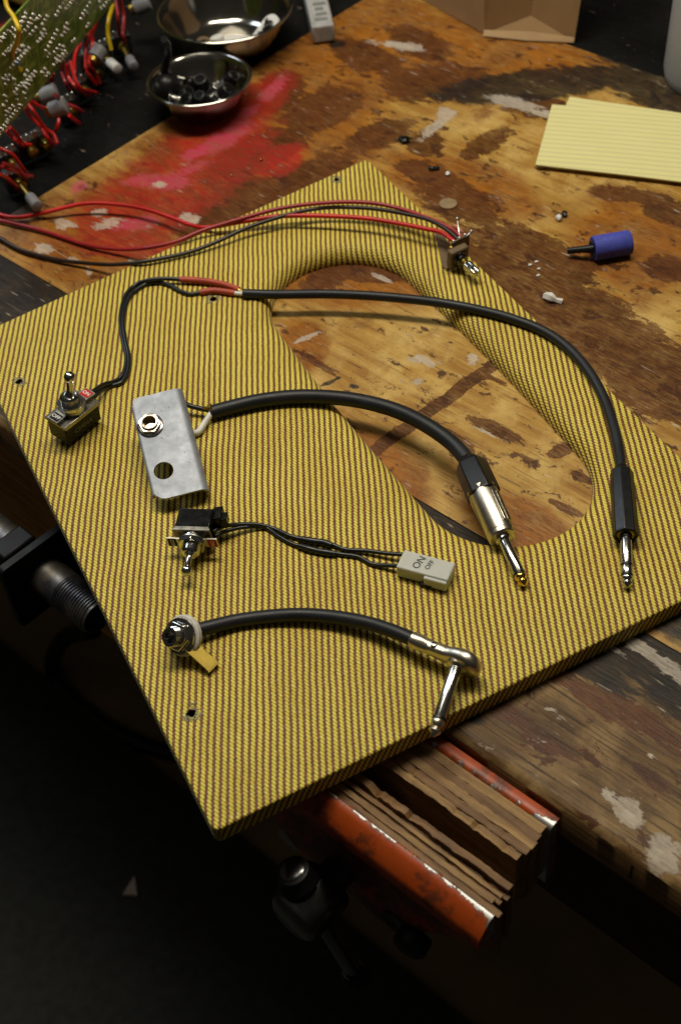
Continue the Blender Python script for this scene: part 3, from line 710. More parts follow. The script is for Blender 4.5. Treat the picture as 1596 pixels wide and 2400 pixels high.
g = G().tube([P(432, 946, TB + .007), P(448, 952, TB + .007), P(468, 957, TB + .006), P(488, 961, TB + .006)], .0017, 10); build('wire', g, M['wire_black'], Bt)
g = G().tube([P(452, 1016, TB + .003), P(466, 1012, TB + .003), P(480, 992, TB + .004), P(493, 972, TB + .006), P(498, 962, TB + .006)], [.0022, .0022, .0021, .0019, .0018], 10); build('wire', g, M['white_plastic'], Bt)
g = G().tube([P(478, 957, TB + .008), P(488, 956, TB + .009), P(497, 955, TB + .009)], [.0008, .0016, .003], 8); build('shield_braid', g, M['brass'], Bt)
rb = .0049; zb = TB + rb
pathB = [P(492, 968, zb), P(540, 955, zb), P(610, 939, zb), P(690, 930, zb), P(770, 931, zb + .001), P(850, 941, zb + .002), P(930, 963, zb + .003), P(1000, 997, zb + .004), P(1060, 1040, zb + .004), P(1098, 1082, zb + .004)]
g = G().tube(pathB, [rb, rb, rb, rb * 1.03, rb * 1.05], 18); build('cable_jacket', g, M['rubber'], Bt)
q0_, q1_ = P(1098, 1080, TB + .0100), P(1178, 1262, TB + .0075); a, s, u = frame(q0_, q1_); LN = (q1_ - q0_).length
# faceted boot: scalloped front edge
g = G().lathe([(-.002, .0058), (.000, .0068), (.0010, .0080), (.0045, .0102), (.0060, .0107), (LN * .47, .0110), (LN * .49, .0096)], q0_, a, 6, ph=R_(18)); build('cable_boot', g, M['black_plastic'], Bt, bevel=.0012, angle=25, seg=3)
g = G().lathe([(LN * .40, .0092), (LN * .41, .0096), (LN * .94, .0086), (LN * .95, .0083), (LN * .955, .0086), (LN * .99, .0083), (LN, .0077), (LN, .0040)], q0_, a, 36); sh_ = build('plug_shell', g, M['nickel'], Bt, angle=30)
# ribbed grip window on the shell
up = (u * .80 - s * .60).normalized(); sd = a.cross(up).normalized(); mid_ = q0_ + a * LN * .70
g = G().box(mid_ + up * .0087, a * LN * .185, sd * .0029, up * .0007); gr = build('grip_panel', g, M['nickel'], sh_, bevel=.0003)
for k in range(22):
    c_ = q0_ + a * LN * (.53 + .34 * k / 21) + up * .0095
    g = G().box(c_ - sd * .0011, a * .00030, sd * .0011, up * .00025); build('grip_rib', g, M['nickel'], sh_)
g = G().lathe([(LN - .001, .0050), (LN + .0020, .0048), (LN + .0028, .0038)], q0_, a, 28); build('plug_collar', g, M['chrome'], Bt)
tb = P(1230, 1374, TB + .0036); pb = q1_ + a * .0022
plug_tip(Bt, pb, (tb - pb).normalized(), .0036, (tb - pb).length, False, 'gold')

# ================================================================== C: SECOND TOGGLE SWITCH ON A NYLON CONNECTOR
cC = P(455, 1258, TB + .0115)
C_ = thing('switch_connector_lead', 'toggle switch lying on its side, two short wires to a white plug marked ON OFF', 'switch', P(460, 1240, TB))
axC = (P(432, 1345, TB + .012) - P(460, 1240, TB + .012)); axC.z = -.002; axC.normalize()
loC = ZX.cross(axC); loC = loC * (1 if loC.x > 0 else -1); loC = (loC * .985 - axC * .17 + ZX * .05).normalized(); axC = (axC + loC * .0).normalized()
toggle(C_, cC, axC, loC, .95, .05, flip=False, china=False, bl=.78, bh=1.15)
g = G().box(cC - axC * .0125 + loC * .0125, axC * .0050, loC * .0030, axC.cross(loC) * .0052).box(cC - axC * .0105 + loC * .0165, axC * .0032, loC * .0022, axC.cross(loC) * .0038); build('terminal_boss', g, M['bakelite'], C_, bevel=.0006)
y0 = TB + .0016
w1 = [P(500, 1246, TB + .010), P(524, 1234, TB + .009), P(560, 1229, TB + .006), P(600, 1229, TB + .004), P(640, 1238, y0), P(680, 1256, y0), P(730, 1268, y0), P(780, 1277, y0), P(810, 1288, y0), P(860, 1291, y0 + .001), P(905, 1297, y0 + .002), P(945, 1300, TB + .005)]
w2 = [P(505, 1256, TB + .007), P(530, 1245, TB + .006), P(570, 1236, TB + .004), P(620, 1236, y0), P(655, 1258, y0), P(690, 1276, y0), P(740, 1290, y0), P(800, 1299, y0), P(840, 1305, y0), P(870, 1321, y0), P(900, 1325, y0 + .001), P(940, 1327, TB + .005)]
for w in (w1, w2):
    g = G().tube(w, .00135, 10); build('wire', g, M['wire_black'], C_)
for a_, b_, c_, d_ in (((700, 1262), (732, 1268), (757, 1271), (778, 1278)), ((700, 1279), (730, 1288), (760, 1294), (788, 1298))):
    g = G().tube([P(*a_, y0 + .0006), P(*b_, y0 + .0006), P(*c_, y0 + .0006), P(*d_, y0 + .0006)], [.0017, .0022, .0020, .0022, .0017], 10); build('heat_shrink', g, M['wire_black'], C_)
zh = TB + .0095
n0, n1, n2, n3 = P(944, 1286, zh), P(1064, 1318, zh), P(1050, 1364, zh), P(934, 1327, zh)
ex = (n1 - n0).normalized(); ey = ZX.cross(ex); Lc = (n1 - n0).length; Wc = ((n0 - n3).dot(ey) + (n1 - n2).dot(ey)) / 2
cc = (n0 + n1 + n2 + n3) / 4; hh = (zh - TB - .0006) / 2
g = G().box(cc - ZX * hh + ex * Lc * .0, ex * Lc * .5, ey * Wc * .5, ZX * hh); nb = build('connector_housing', g, M['nylon'], C_, bevel=.0011, seg=3)
g = G().box(cc - ZX * (hh + .0002) + ex * Lc * .27 - ey * (Wc * .5 + .0008), ex * Lc * .22, ey * .0012, ZX * (hh - .0008)); build('latch', g, M['nylon'], C_, bevel=.0007)
g = G().box(cc - ZX * (hh * 1.72) + ex * Lc * .10 - ey * (Wc * .5 + .0012), ex * .0035, ey * .0012, ZX * .0010); build('latch_slot', g, M['black_plastic'], C_, bevel=.0004)
for tx, off, sz, dy in (('ON', -.13, .0062, .02), ('OFF', .07, .0042, .03)):
    text('handwriting', tx, cc + ZX * .00012 + ex * Lc * off + ey * Wc * dy, (ey * 1.0 + ex * .22).normalized(), (-ex * 1.0 + ey * .25).normalized(), sz, M['ink'], nb, .00004)

# ================================================================== D: JACK AND RIGHT-ANGLE PLUG
Dd = thing('right_angle_plug_lead', 'short black cable with a chrome jack and brass tab and a flat right-angle plug', 'cable', P(760, 1460, TB))
jc = P(427, 1490, TB + .0125); ja = (P(372, 1496, TB + .026) - jc); ja.normalize()
wr = .0118
g = G().lathe([(-.0035, .0108), (-.0030, wr), (-.0006, wr), (0, .0110), (0, .006)], jc, ja, 36, (True, False)); build('fibre_washer', g, M['ring_white'], Dd, angle=30)
g = G().lathe([(-.0040, .0072), (-.0038, .0096), (-.0035, .0098), (-.0034, .006)], jc, ja, 26); build('rear_flange', g, M['ring_white'], Dd)
g = G().lathe([(.0000, .0100), (.0008, .0102), (.0012, .0096), (.0016, .0103), (.0026, .0102), (.0028, .0090)], jc, ja, 32); build('washer', g, M['chrome'], Dd)
e1 = ja.cross(ZX).normalized(); e2 = ja.cross(e1)
g = G().prism(hexpr(.0088, .2), jc + ja * .0028, e1, e2, ja * .0034, holes=[circ(.0056, 18)]); build('hex_nut', g, M['chrome'], Dd, bevel=.0007)
g = G().lathe([(.0028, .0054)] + knurl(.006, .0105, .0058, 4, .0004) + [(.0110, .0054), (.0112, .0046), (.0110, .0034), (.003, .0032)], jc, ja, 26, (False, True)); build('jack_bushing', g, M['chrome'], Dd, angle=30)
b0, b1 = P(444, 1512, TB + .011), P(500, 1563, TB + .0035); ba, bs, bu = frame(b0, b1)
g = G().box((b0 + b1) / 2, ba * (b1 - b0).length * .5, bs * .0041, bu * .00045); build('brass_tab', g, M['brass'], Dd, bevel=.0002)
g = G().box(b1 + ba * .0002 - bu * .0011, ba * .0004, bs * .0041, bu * .0014); build('tab_fold', g, M['brass'], Dd)
g = G().tube([P(452, 1486, TB + .009), P(460, 1484, TB + .009), P(470, 1482, TB + .008)], .0011, 8); build('solder_lug', g, M['tin'], Dd)
rd = .0041; zd = TB + rd
pathD = [P(455, 1479, zd + .003), P(490, 1470, zd + .002), P(550, 1456, zd), P(620, 1446, zd), P(700, 1441, zd + .001), P(780, 1446, zd + .002), P(860, 1460, zd + .004), P(925, 1481, zd + .006), P(976, 1503, zd + .007)]
g = G().tube(pathD, rd, 16); build('cable_jacket', g, M['rubber'], Dd)
zp = TB + .0115
c0, c1 = P(966, 1499, zp), P(1012, 1519, zp); a = (c1 - c0).normalized(); sa = (P(1016, 1722, TB + .0065) - P(1068, 1566, zp)).normalized()   # shaft direction
sa = (sa - a * sa.dot(a) * .0).normalized(); upv = a.cross(sa).normalized(); upv = upv if upv.z > 0 else -upv
Lq = (c1 - c0).length; g = G().lathe([(-.0005, .0043), (0, .0047), (Lq * .55, .0047), (Lq * .6, .0044), (Lq * 1.1, .0041)], c0, a, 20); build('cable_crimp', g, M['nickel'], Dd)
hc = P(1092, 1548, zp + .001)                                                         # pod centre
st = c1 - a * .002; LL = (hc - st).dot(a)
ey2 = sa.cross(a).normalized(); ey2 = ey2 if ey2.z > 0 else -ey2
PR = .0096; g = G(); rows = []
def podsec(t):                                            # half height, half thickness along the pod
    if t < .35: return .0042 + (.0052 - .0042) * t / .35, .0040
    x_ = (t - .35) / .65; w_ = math.sqrt(max(0, 1 - (max(0, (t - .72) / .28)) ** 2)); return (.0052 + (PR - .0052) * math.sin(min(1, x_ * 1.6) * math.pi / 2)) * max(w_, .02), (.0040 + .0014 * math.sin(min(1, x_ * 1.6) * math.pi / 2)) * max(w_ ** .7, .02)
TT = LL + PR; ns = 26; kq = 24
for i in range(ns + 1):
    t = 1 - (1 - i / ns) ** 1.5; hz, ht = podsec(t); c_ = st + a * TT * t
    for k in range(kq):
        an = 2 * math.pi * k / kq; cx_, sx_ = math.cos(an), math.sin(an)
        g.v.append(c_ + ey2 * hz * math.copysign(abs(cx_) ** .75, cx_) + sa * ht * math.copysign(abs(sx_) ** .75, sx_))
g.f = [(i * kq + k, i * kq + (k + 1) % kq, (i + 1) * kq + (k + 1) % kq, (i + 1) * kq + k) for i in range(ns) for k in range(kq)] + [tuple(range(kq))[::-1], tuple(ns * kq + k for k in range(kq))]
if ey2.cross(sa).dot(a) < 0: g.f = [f[::-1] for f in g.f]
pod = build('plug_head', g, M['nickel'], Dd, angle=60)
g = G().lathe([(0, .0019), (.0008, .0019), (.0012, .0013)], st + a * .0035 + ey2 * .0040, ey2, 14); build('head_rivet', g, M['chrome'], pod)
g = G().lathe([(.0030, .0062), (.0056, .0056), (.0072, .0036)], hc - a * .004, sa, 28, (False, True)); build('plug_collar', g, M['nickel'], Dd)
ps = hc - a * .004 + sa * .0068; te = P(1014, 1728, TB + .0052); sd_ = (te - ps).normalized()
plug_tip(Dd, ps, sd_, .0037, (te - ps).length, False, 'nickel')

# ================================================================== POTENTIOMETER ON LONG WIRES
pt = P(1075, 600, TB)
Pt = thing('wired_potentiometer', 'small potentiometer with solder lugs on two red wires and one dark wire', 'potentiometer', pt)
Z1 = lambda h: TB + h
g = G().tube([P(-60, 480, .004), P(0, 503, .003), P(45, 509, .004), P(110, 497, .006), P(200, 477, .010), P(285, 480, .010), P(345, 491, .010), P(405, 511, .010), P(450, 528, .012), P(490, 533, Z1(.004)), P(570, 519, Z1(.008)), P(655, 507, Z1(.010)), P(750, 506, Z1(.011)), P(850, 511, Z1(.012)), P(925, 522, Z1(.012)), P(995, 536, Z1(.013)), P(1034, 545, Z1(.014)), P(1064, 566, Z1(.014))], .00175, 10, 10)
build('wire', g, M['wire_red'], Pt)
g = G().tube([P(-60, 498, .003), P(0, 516, .003), P(102, 541, .003), P(204, 574, .003), P(281, 584, .006), P(344, 581, .012), P(413, 566, Z1(.003)), P(476, 540, Z1(.006)), P(558, 515, Z1(.010)), P(655, 489, Z1(.014)), P(752, 476, Z1(.016)), P(849, 474, Z1(.017)), P(922, 485, Z1(.016)), P(1000, 510, Z1(.016)), P(1060, 538, Z1(.015)), P(1084, 560, Z1(.014))], .0016, 10, 10)
build('wire', g, M['wire_dred'], Pt)
g = G().tube([P(-60, 525, .003), P(0, 558, .003), P(51, 586, .003), P(128, 607, .003), P(204, 617, .005), P(268, 620, .010), P(332, 614, Z1(.003)), P(437, 593, Z1(.003)), P(510, 566, Z1(.005)), P(582, 533, Z1(.008)), P(679, 502, Z1(.011)), P(752, 488, Z1(.012)), P(825, 486, Z1(.013)), P(897, 492, Z1(.014)), P(994, 512, Z1(.016)), P(1043, 536, Z1(.016)), P(1078, 566, Z1(.014))], .0016, 10, 10)
build('wire', g, M['wire_brown'], Pt)
sh0, sh1 = P(1078, 606, TB + .010), P(1118, 644, TB + .0085); a, s, u = frame(sh0, sh1)
g = G().box(sh0 - a * .0030, a * .0030, s * .0078, u * .0078); build('pot_case', g, M['phenolic'], Pt, bevel=.0012)
g = G().lathe([(0, .0062), (.0010, .0062), (.0012, .0046), (.0035, .0046), (.0040, .0040)], sh0, a, 24); build('pot_bushing', g, M['steel_dark'], Pt)
g = G().lathe([(.0035, .0030), (.0058, .0030), (.0060, .0022), (.0078, .0022)], sh0, a, 20); build('shaft_neck', g, M['brass'], Pt)
LS = (sh1 - sh0).length
for sg in (-1, 1):
    g = G().box(sh0 + a * (.0075 + (LS - .0075) / 2) + s * .0017 * sg, a * (LS - .0075) * .5, s * .0013, u * .0028); build('split_shaft', g, M['chrome'], Pt, bevel=.0008)
pc = P(1078, 572, TB + .0110)
row = (P(1102, 556, TB + .011) - P(1062, 578, TB + .011)).normalized()
g = G().box(pc - u * 0, row * .0085, a * .0007, ZX * .0052); build('lug_board', g, M['phenolic'], Pt)
for k in range(3):
    c_ = pc + row * (.0055 * (k - 1)) + ZX * .003
    g = G().box(c_ - a * .0012, row * .0013, a * .0010, ZX * .0016).ball(c_ + ZX * .0015 - a * .001, .0015, 10); build('solder_lug', g, M['tin'], Pt)
for x_, y_, h_ in ((1071, 513, .022), (1104, 543, .018)):
    c_ = P(x_, y_, TB + h_); g = G().ball(c_, .0014, 10).tube([c_, (c_ + pc) / 2 + ZX * .001, pc + ZX * .004], .0004, 6, 4); build('lug_wire', g, M['tin'], Pt)
g = G().tube([P(1060, 528, TB + .018), P(1082, 542, TB + .017), P(1096, 556, TB + .014)], .0008, 8); build('wire_stub', g, M['wire_dred'], Pt)
c_ = P(1057, 582, TB + .012); g = G().ball(c_, .0021, 12); build('solder_blob', g, M['brass'], Pt)
t0, t1, t2, t3 = P(1017, 538, TB + .0010), P(1062, 590, TB + .0010), P(1052, 630, TB + .0010), P(1028, 610, TB + .0010)
g = G(); vs_ = [t0, P(1040, 552, TB + .001), t1, P(1056, 614, TB + .001), P(1047, 634, TB + .001), P(1036, 624, TB + .001)]
g.add(vs_ + [v + ZX * .0006 for v in vs_], [tuple(range(6)), tuple(range(6, 12))[::-1]] + [(k, k + 6, (k + 1) % 6 + 6, (k + 1) % 6) for k in range(6)])
g.f = [f[::-1] for f in g.f]
build('insulating_card', g, M['phenolic'], Pt)

# ================================================================== THINGS LYING ON THE BENCH
# blue foam cylinder with black stem
b0, b1 = P(1388, 583, .0092), P(1475, 568, .0092); a, s, u = frame(b0, b1); L = (b1 - b0).length
bl = thing('foam_tipped_tool', 'blue foam cylinder with a short black stem lying on the bench', 'tool', P(1430, 600, 0))
g = G().lathe([(0, .0062), (.0002, .0088), (.001, .0092), (L - .001, .0092), (L, .0086), (L, .004)], b0, a, 32); build('foam_sleeve', g, M['blue'], bl)
g = G().lathe([(-.0008, .0068), (-.0006, .0050), (.0002, .0062)], b0, a, 24, (False, True)); build('core', g, M['black_plastic'], bl)
tp = P(1330, 588, .0052)
g = G().tube([tp, (tp + b0) / 2 + ZX * .0002, b0 + a * .001], [.0024, .0026, .0034], 14, 4); build('stem', g, M['black_plastic'], bl)

# ruled yellow sheets
def sheet(name, q, z, th, label, curl, par=None):
    p = [P(*c_, z) for c_ in q]; n = 14; g = G(); uvs = []
    o = thing(name, label, 'paper', (p[0] + p[2]) / 2, group=None)
    ex = (p[1] - p[0]); ey = (p[3] - p[0]); top = []
    for lay in (1, 0):
        for j in range(n + 1):
            for i in range(n + 1):
                a_, b_ = i / n, j / n
                v = p[0] * (1 - a_) * (1 - b_) + p[1] * a_ * (1 - b_) + p[2] * a_ * b_ + p[3] * (1 - a_) * b_
                v = v + ZX * (curl * (a_ * (1 - a_) * 1.6 * math.sin(a_ * 5) * .5 + .5 * a_ * a_ * b_) + th * lay)
                g.v.append(v); d = v - p[0]; uvs.append((d.dot(ex.normalized()), d.dot(ey.normalized())))
    m = (n + 1) ** 2
    for j in range(n):
        for i in range(n):
            k = j * (n + 1) + i; g.f.append((k, k + 1, k + n + 2, k + n + 1)); g.f.append((m + k + n + 1, m + k + n + 2, m + k + 1, m + k))
    e = [i for i in range(n + 1)] + [j * (n + 1) + n for j in range(1, n + 1)] + [n * (n + 1) + i for i in range(n - 1, -1, -1)] + [j * (n + 1) for j in range(n - 1, 0, -1)]
    for k in range(len(e)): a_, b_ = e[k], e[(k + 1) % len(e)]; g.f.append((b_, a_, m + a_, m + b_))
    if ex.cross(ey).z < 0: g.f = [f[::-1] for f in g.f]
    ob = build('ruled_sheet', g, M['paper'], o, angle=60); uvl = ob.data.uv_layers.new(name='UVMap')
    for l in ob.data.loops: uvl.data[l.index].uv = uvs[l.vertex_index]
    return o
sheet('note_paper', [(1262, 388), (1760, 442), (1790, 300), (1334, 232)], .0006, .0022, 'lower yellow ruled sheets, only a corner showing under the top sheet', .0006)
sheet('note_paper', [(1254, 389), (1760, 448), (1780, 296), (1293, 247)], .0034, .0012, 'top yellow ruled sheet on the bench beside the grey tub', .0018)

# paper bag
bag = thing('paper_bag', 'brown paper bag with a folded gusset at the back of the bench', 'bag', D(1140, 60, 0))
q0_, q1_, q2_ = P(848, -79, .001), P(1134, 79, .001), P(1345, 97, .001)
up_ = ZX * .26
mid2 = (q1_ + q2_) / 2; inn = (Vector((-(q2_ - q1_).y, (q2_ - q1_).x, 0))).normalized(); inn = inn if inn.dot(q0_ - q1_) > 0 or inn.y > 0 else -inn
q3_ = q0_ + (q2_ - q1_)
lean = Vector((.03, .02, 0))
g = G(); g.add([q0_, q1_, q1_ + up_ * .33 - (q0_ - q1_).normalized() * .0, q0_ + up_ * .33, q1_ + up_ + inn * .01, q0_ + up_ + inn * .01], [(0, 1, 2, 3), (3, 2, 4, 5)])
build('side_panel', g, M['kraft'], bag, flat=True)
# folded front: triangles meeting at a crease that sinks inward higher up
m0 = mid2; h1 = up_ * .20; h2 = up_ * .62
A0, A1 = q1_ + ZX * 0, q2_ + lean * 0
ta_ = q1_ + h2 + inn * .002; tb_ = q2_ + h2 + lean * .55; ci = mid2 + h2 + inn * .052; cl = mid2.lerp(q1_, .12) + ZX * .004 + inn * .004
cm = mid2 + ZX * .018 + inn * .006; li = q1_.lerp(mid2, .62) + h2 + inn * .010; ri = q2_.lerp(mid2, .55) + h2 + inn * .010 + lean * .3
g = G(); g.add([A0, A1, ta_, tb_, li, ri, ci, cm, q1_.lerp(q2_, .5) - inn * .002 + ZX * .002, q1_.lerp(q2_, .60) + ZX * .003 - inn * .001],
    [(0, 4, 2), (0, 7, 4), (4, 7, 6), (6, 7, 5), (7, 1, 5), (5, 1, 3), (0, 8, 7), (8, 9, 7), (9, 1, 7)])
build('folded_gusset', g, M['kraft'], bag, flat=True)
g = G(); g.add([q2_, q3_, q3_ + up_ + lean, tb_], [(0, 1, 2, 3)]); g.add([q3_, q0_, q0_ + up_ + inn * .01, q3_ + up_ + lean], [(0, 1, 2, 3)]); build('back_panel', g, M['kraft'], bag, flat=True)
dn = -inn * .005
g = G().add([q1_ + ZX * .0005 + dn, q1_.lerp(q2_, .5) + dn * 1.3 + ZX * .0005, q2_ + dn * .6 + ZX * .0005, q2_ + ZX * .004, q1_.lerp(q2_, .55) + ZX * .006, q1_ + ZX * .004], [(0, 1, 4, 5), (1, 2, 3, 4)]); build('bottom_fold', g, M['kraft'], bag, flat=True)

# grey tub at the right edge
tc = D(1652, 178, 0); tub = thing('plastic_tub', 'tall frosted grey plastic tub at the right edge of the picture', 'tub', tc)
tr_ = (D(1524, 178, 0) - tc).length
g = G().lathe([(0.0, tr_ * .93), (.003, tr_ * .97), (.010, tr_), (.20, tr_ * .93), (.202, tr_ * .90), (.012, tr_ * .96)], tc, ZX, 48, (True, True)); build('tub_wall', g, M['tub'], tub)
g = G().lathe([(.203, tr_ * .94), (.215, tr_ * .95), (.217, tr_ * .92)], tc, ZX, 48); build('tub_lid', g, M['grey_plastic'], tub)

# small printed tube at the back
tz = thing('glue_tube', 'small white printed tube lying beyond the steel bowls', 'tube', P(750, 60, 0))
e0, e1_ = P(758, 80, .010), P(733, -30, .010); a, s, u = frame(e0, e1_)
g = G().box((e0 + e1_) / 2, a * (e1_ - e0).length * .5, s * .0105, u * .0085); tbx = build('tube_body', g, M['tube_white'], tz, bevel=.002)
g = G()
for k in range(4):
    g.box(e0 + a * (.012 + .010 * k) + u * .0086 + s * .001 * (k % 2), a * .0028, s * (.006 - .001 * (k % 3)), u * .0001)
build('printed_label', g, M['grey_print'], tbx, flat=True)
g = G().box(e1_ + a * .004 + s * .004, a * .006, s * .0075, u * .0080); build('cap', g, plain('blue_cap_plastic', (.02, .05, .30), .4), tz, bevel=.001)

# steel bowls and what they hold
def bowl(name, label, c, R, H, base):
    o = thing(name, label, 'bowl', c)
    pr = [(0.0, base * .4), (0.0, base), (.002, base * 1.05)]
    for k in range(1, 9): t = k / 8; pr.append((.002 + (H - .002) * t ** 1.5, base * 1.05 + (R - base * 1.05) * t ** .85))
    pr += [(H + .0012, R + .0016), (H + .0010, R + .0026), (H - .0004, R + .0024)]
    out = [(z, r) for z, r in pr]
    inn_ = [(H + .0012, R + .0016), (H + .0006, R - .0004)] + [(.002 + (H - .002) * (k / 8) ** 1.5 + .0008, base * 1.05 + (R - base * 1.05) * (k / 8) ** .85 - .0010) for k in range(7, 0, -1)] + [(.0030, base * .98), (.0028, .002)]
    g = G().lathe(out[::1], c, ZX, 72, (True, False)); build('bowl_shell', g, M['bowl'], o, angle=60)
    g = G().lathe([(z, r) for z, r in inn_][::1], c, ZX, 72, (False, True)); build('bowl_interior', g, M['bowl'], o, angle=60)
    g = G().lathe([(H - .0006, R + .0024), (H + .0006, R + .0030), (H + .0016, R + .0022), (H + .0018, R + .0008), (H + .0010, R - .0006)], c, ZX, 72, (False, False)); build('rolled_rim', g, M['bowl'], o, angle=60)
    return o
cb = P(470, 203, 0.0); RB = .0
def rad(x0, x1, y, z): return (P(x0, y, z) - P(x1, y, z)).length / 2
H1 = .029; c1 = P(468, 186, H1); R1 = rad(353, 584, 186, H1) * .985; c1 = Vector((c1.x, c1.y, 0))
bowl('steel_bowl', 'smaller steel bowl of black knobs, in front of the larger bowl', c1, R1, H1, R1 * .52)
H2 = .036; c2 = P(527, 24, H2); R2 = rad(376, 679, 26, H2) * .985; c2 = Vector((c2.x, c2.y, 0))
bowl('steel_bowl', 'larger steel bowl at the back, holding small hardware', c2, R2, H2, R2 * .56)
def knob(name, label, c, r, h, ax, m, grp):
    o = thing(name, label, 'knob', c, grp)
    n = 16; g = G().lathe([(0, r * 1.15), (h * .12, r * 1.15), (h * .2, r * .95), (h * .92, r * .82), (h, r * .70)], c, ax, n, ph=.1); build('knob_body', g, M[m], o, bevel=.0004, angle=20)
    g = G().lathe([(h, r * .55), (h + .0003, r * .5)], c, ax, 16); build('knob_cap', g, M['bakelite'], o)
kn = 0
NAMES = [('front rim', 0), ('left wall', 1), ('right wall', 2)]
for i in range(15):
    a_ = i * 2.4; rr = R1 * (.10 + .50 * ((i * .37) % 1)); c_ = c1 + Vector((math.cos(a_) * rr, math.sin(a_) * rr, .010 + .004 * (i % 3)))
    knob('control_knob', 'small black control knob in the smaller steel bowl', c_, .0065 + .0012 * (i % 2), .012, Vector((math.sin(i * 1.7) * .7, math.cos(i * 2.1) * .7, .8)), 'black_plastic', 'black knobs in the small bowl')
c_ = c1 + Vector((-.030, .012, .018))
o = thing('rubber_bulb', 'round black bulb with a stem, leaning on the small bowl rim', 'bulb', c_)
g = G().ball(c_, .0125, 20); build('bulb_body', g, M['black_plastic'], o)
g = G().tube([c_ + Vector((-.002, .006, .008)), P(395, 118, .052), P(385, 92, .075)], [.0042, .0034, .0030], 12, 6); build('bulb_stem', g, M['black_plastic'], o)
for i in range(12):
    a_ = 1.0 + i * 1.35; rr = R1 * (.20 + .035 * i % .45); c_ = c1 + Vector((math.cos(a_) * rr, math.sin(a_) * rr, .016))
    ax = Vector((math.cos(i * 2.2), math.sin(i * 2.2), .35)).normalized(); o = thing('machine_screw', 'bright machine screw among the knobs in the smaller bowl', 'screw', c_, 'screws in the small bowl')
    g = G().lathe([(0, .0035), (.001, .0042), (.0024, .0036), (.003, .0010)][::1], c_, -ax, 16); build('screw_head', g, M['chrome'], o)
    g = G().lathe(knurl(0, .013, .0020, 10, .0004), c_, ax, 12); build('screw_shank', g, M['chrome'], o)
# large bowl contents
c_ = c2 + Vector((.004, -.024, .008)); o = thing('plastic_fitting', 'off-white plastic fitting lying in the larger steel bowl', 'fitting', c_)
g = G().box(c_ + Vector((.006, 0, .005)), Vector((.013, -.004, 0)), Vector((.003, .009, 0)), ZX * .006); build('fitting_block', g, M['white_plastic'], o, bevel=.0015)
g = G().lathe([(0, .0062), (.0015, .0070), (.008, .0066), (.009, .005)], c_ + Vector((-.012, .004, .005)), Vector((-.2, .2, 1)), 18); build('fitting_boss', g, M['white_plastic'], o)
c_ = c2 + Vector((.032, -.006, .012)); o = thing('ring_terminal', 'pale ring-shaped strap standing in the larger steel bowl', 'strap', c_)
ex = Vector((.6, .35, .55)).normalized(); ey = Vector((-.5, .85, 0)).normalized(); nn = ex.cross(ey)
g = G().prism(rrect(.021, .010, .0095), c_ - nn * .0012, ex, ey, nn * .0024, holes=[circ(.0062, 20, .009, 0), circ(.0042, 18, -.010, 0)]); build('strap_plate', g, M['white_plastic'], o)
for i in range(14):
    a_ = -1.25 + (i % 7) * .22; rr = R2 * (.50 + .16 * (i // 7) + .03 * (i % 2)); c_ = c2 + Vector((math.cos(a_) * rr, math.sin(a_) * rr, .008 + .009 * (i // 7)))
    o = thing('dark_nut', 'dark hex nut in the heap at the right of the larger bowl', 'nut', c_, 'nuts in the large bowl')
    ax = Vector((math.sin(i * 1.9) * .6, math.cos(i * 2.7) * .6, .8)).normalized(); e1v = ax.orthogonal().normalized(); e2v = ax.cross(e1v)
    g = G().prism(hexpr(.0062, i), c_, e1v, e2v, ax * .004, holes=[circ(.0032, 14)]); build('nut_body', g, M['bakelite'] if i % 3 else M['steel_dark'], o, bevel=.0004)
for i in range(3):
    c_ = c2 + Vector((-.034 + .012 * i, -.016 + .008 * (i % 2), .010)); o = thing('brass_washer', 'brass washer at the left of the larger steel bowl', 'washer', c_, 'washers in the large bowl')
    ax = Vector((.3 * math.sin(i * 2), -.3, 1)).normalized(); e1v = ax.orthogonal().normalized(); e2v = ax.cross(e1v)
    g = G().prism(circ(.0078, 22), c_, e1v, e2v, ax * .0012, holes=[circ(.0040, 16)]); build('washer_ring', g, M['brass'] if i != 1 else M['phenolic'], o)

# crumbs and scraps
def lump(name, label, cat, c, r, m, sc=(1, 1, .6), seed=0, group=None):
    r *= .78; rr = random.Random(seed); g = G(); n, k = 7, 9; vs_ = []
    for i in range(n + 1):
        th = math.pi * i / n
        for j in range(k):
            ph = 2 * math.pi * j / k; q = r * rr.uniform(.75, 1.25) if 0 < i < n else r
            vs_.append(c + Vector((math.sin(th) * math.cos(ph) * q * sc[0], math.sin(th) * math.sin(ph) * q * sc[1], max(-c.z + .0002, -math.cos(th) * q * sc[2]))))
    fl = [(i * k + j, i * k + (j + 1) % k, (i + 1) * k + (j + 1) % k, (i + 1) * k + j) for i in range(n) for j in range(k)]
    g.add(vs_, fl); build(name, g, M[m], label=label, cat=cat, loc=c, group=group, angle=60)
lump('foam_crumb', 'white crumb on the brown stain above the blue foam cylinder', 'crumb', P(1309, 510, .0022), .0044, 'white_plastic', (.7, 1.1, .6), 1)
lump('rubber_crumb', 'black crumb touching the white crumb', 'crumb', P(1322, 501, .0020), .0038, 'black_plastic', (.8, 1, .6), 2)
lump('wire_offcut', 'short black offcut on the bench beyond the top corner of the tweed board', 'offcut', P(1017, 394, .0015), .0034, 'black_plastic', (1.7, .8, .6), 3)
lump('paint_flake', 'tiny white flake beside the black offcut', 'flake', P(1049, 406, .0012), .0026, 'white_plastic', (.9, 1.2, .5), 4)
lump('rubber_plug', 'dark lump on a white smear near the yellow sheets', 'lump', P(948, 327, .0028), .0052, 'bakelite', (1.2, .9, .5), 5)
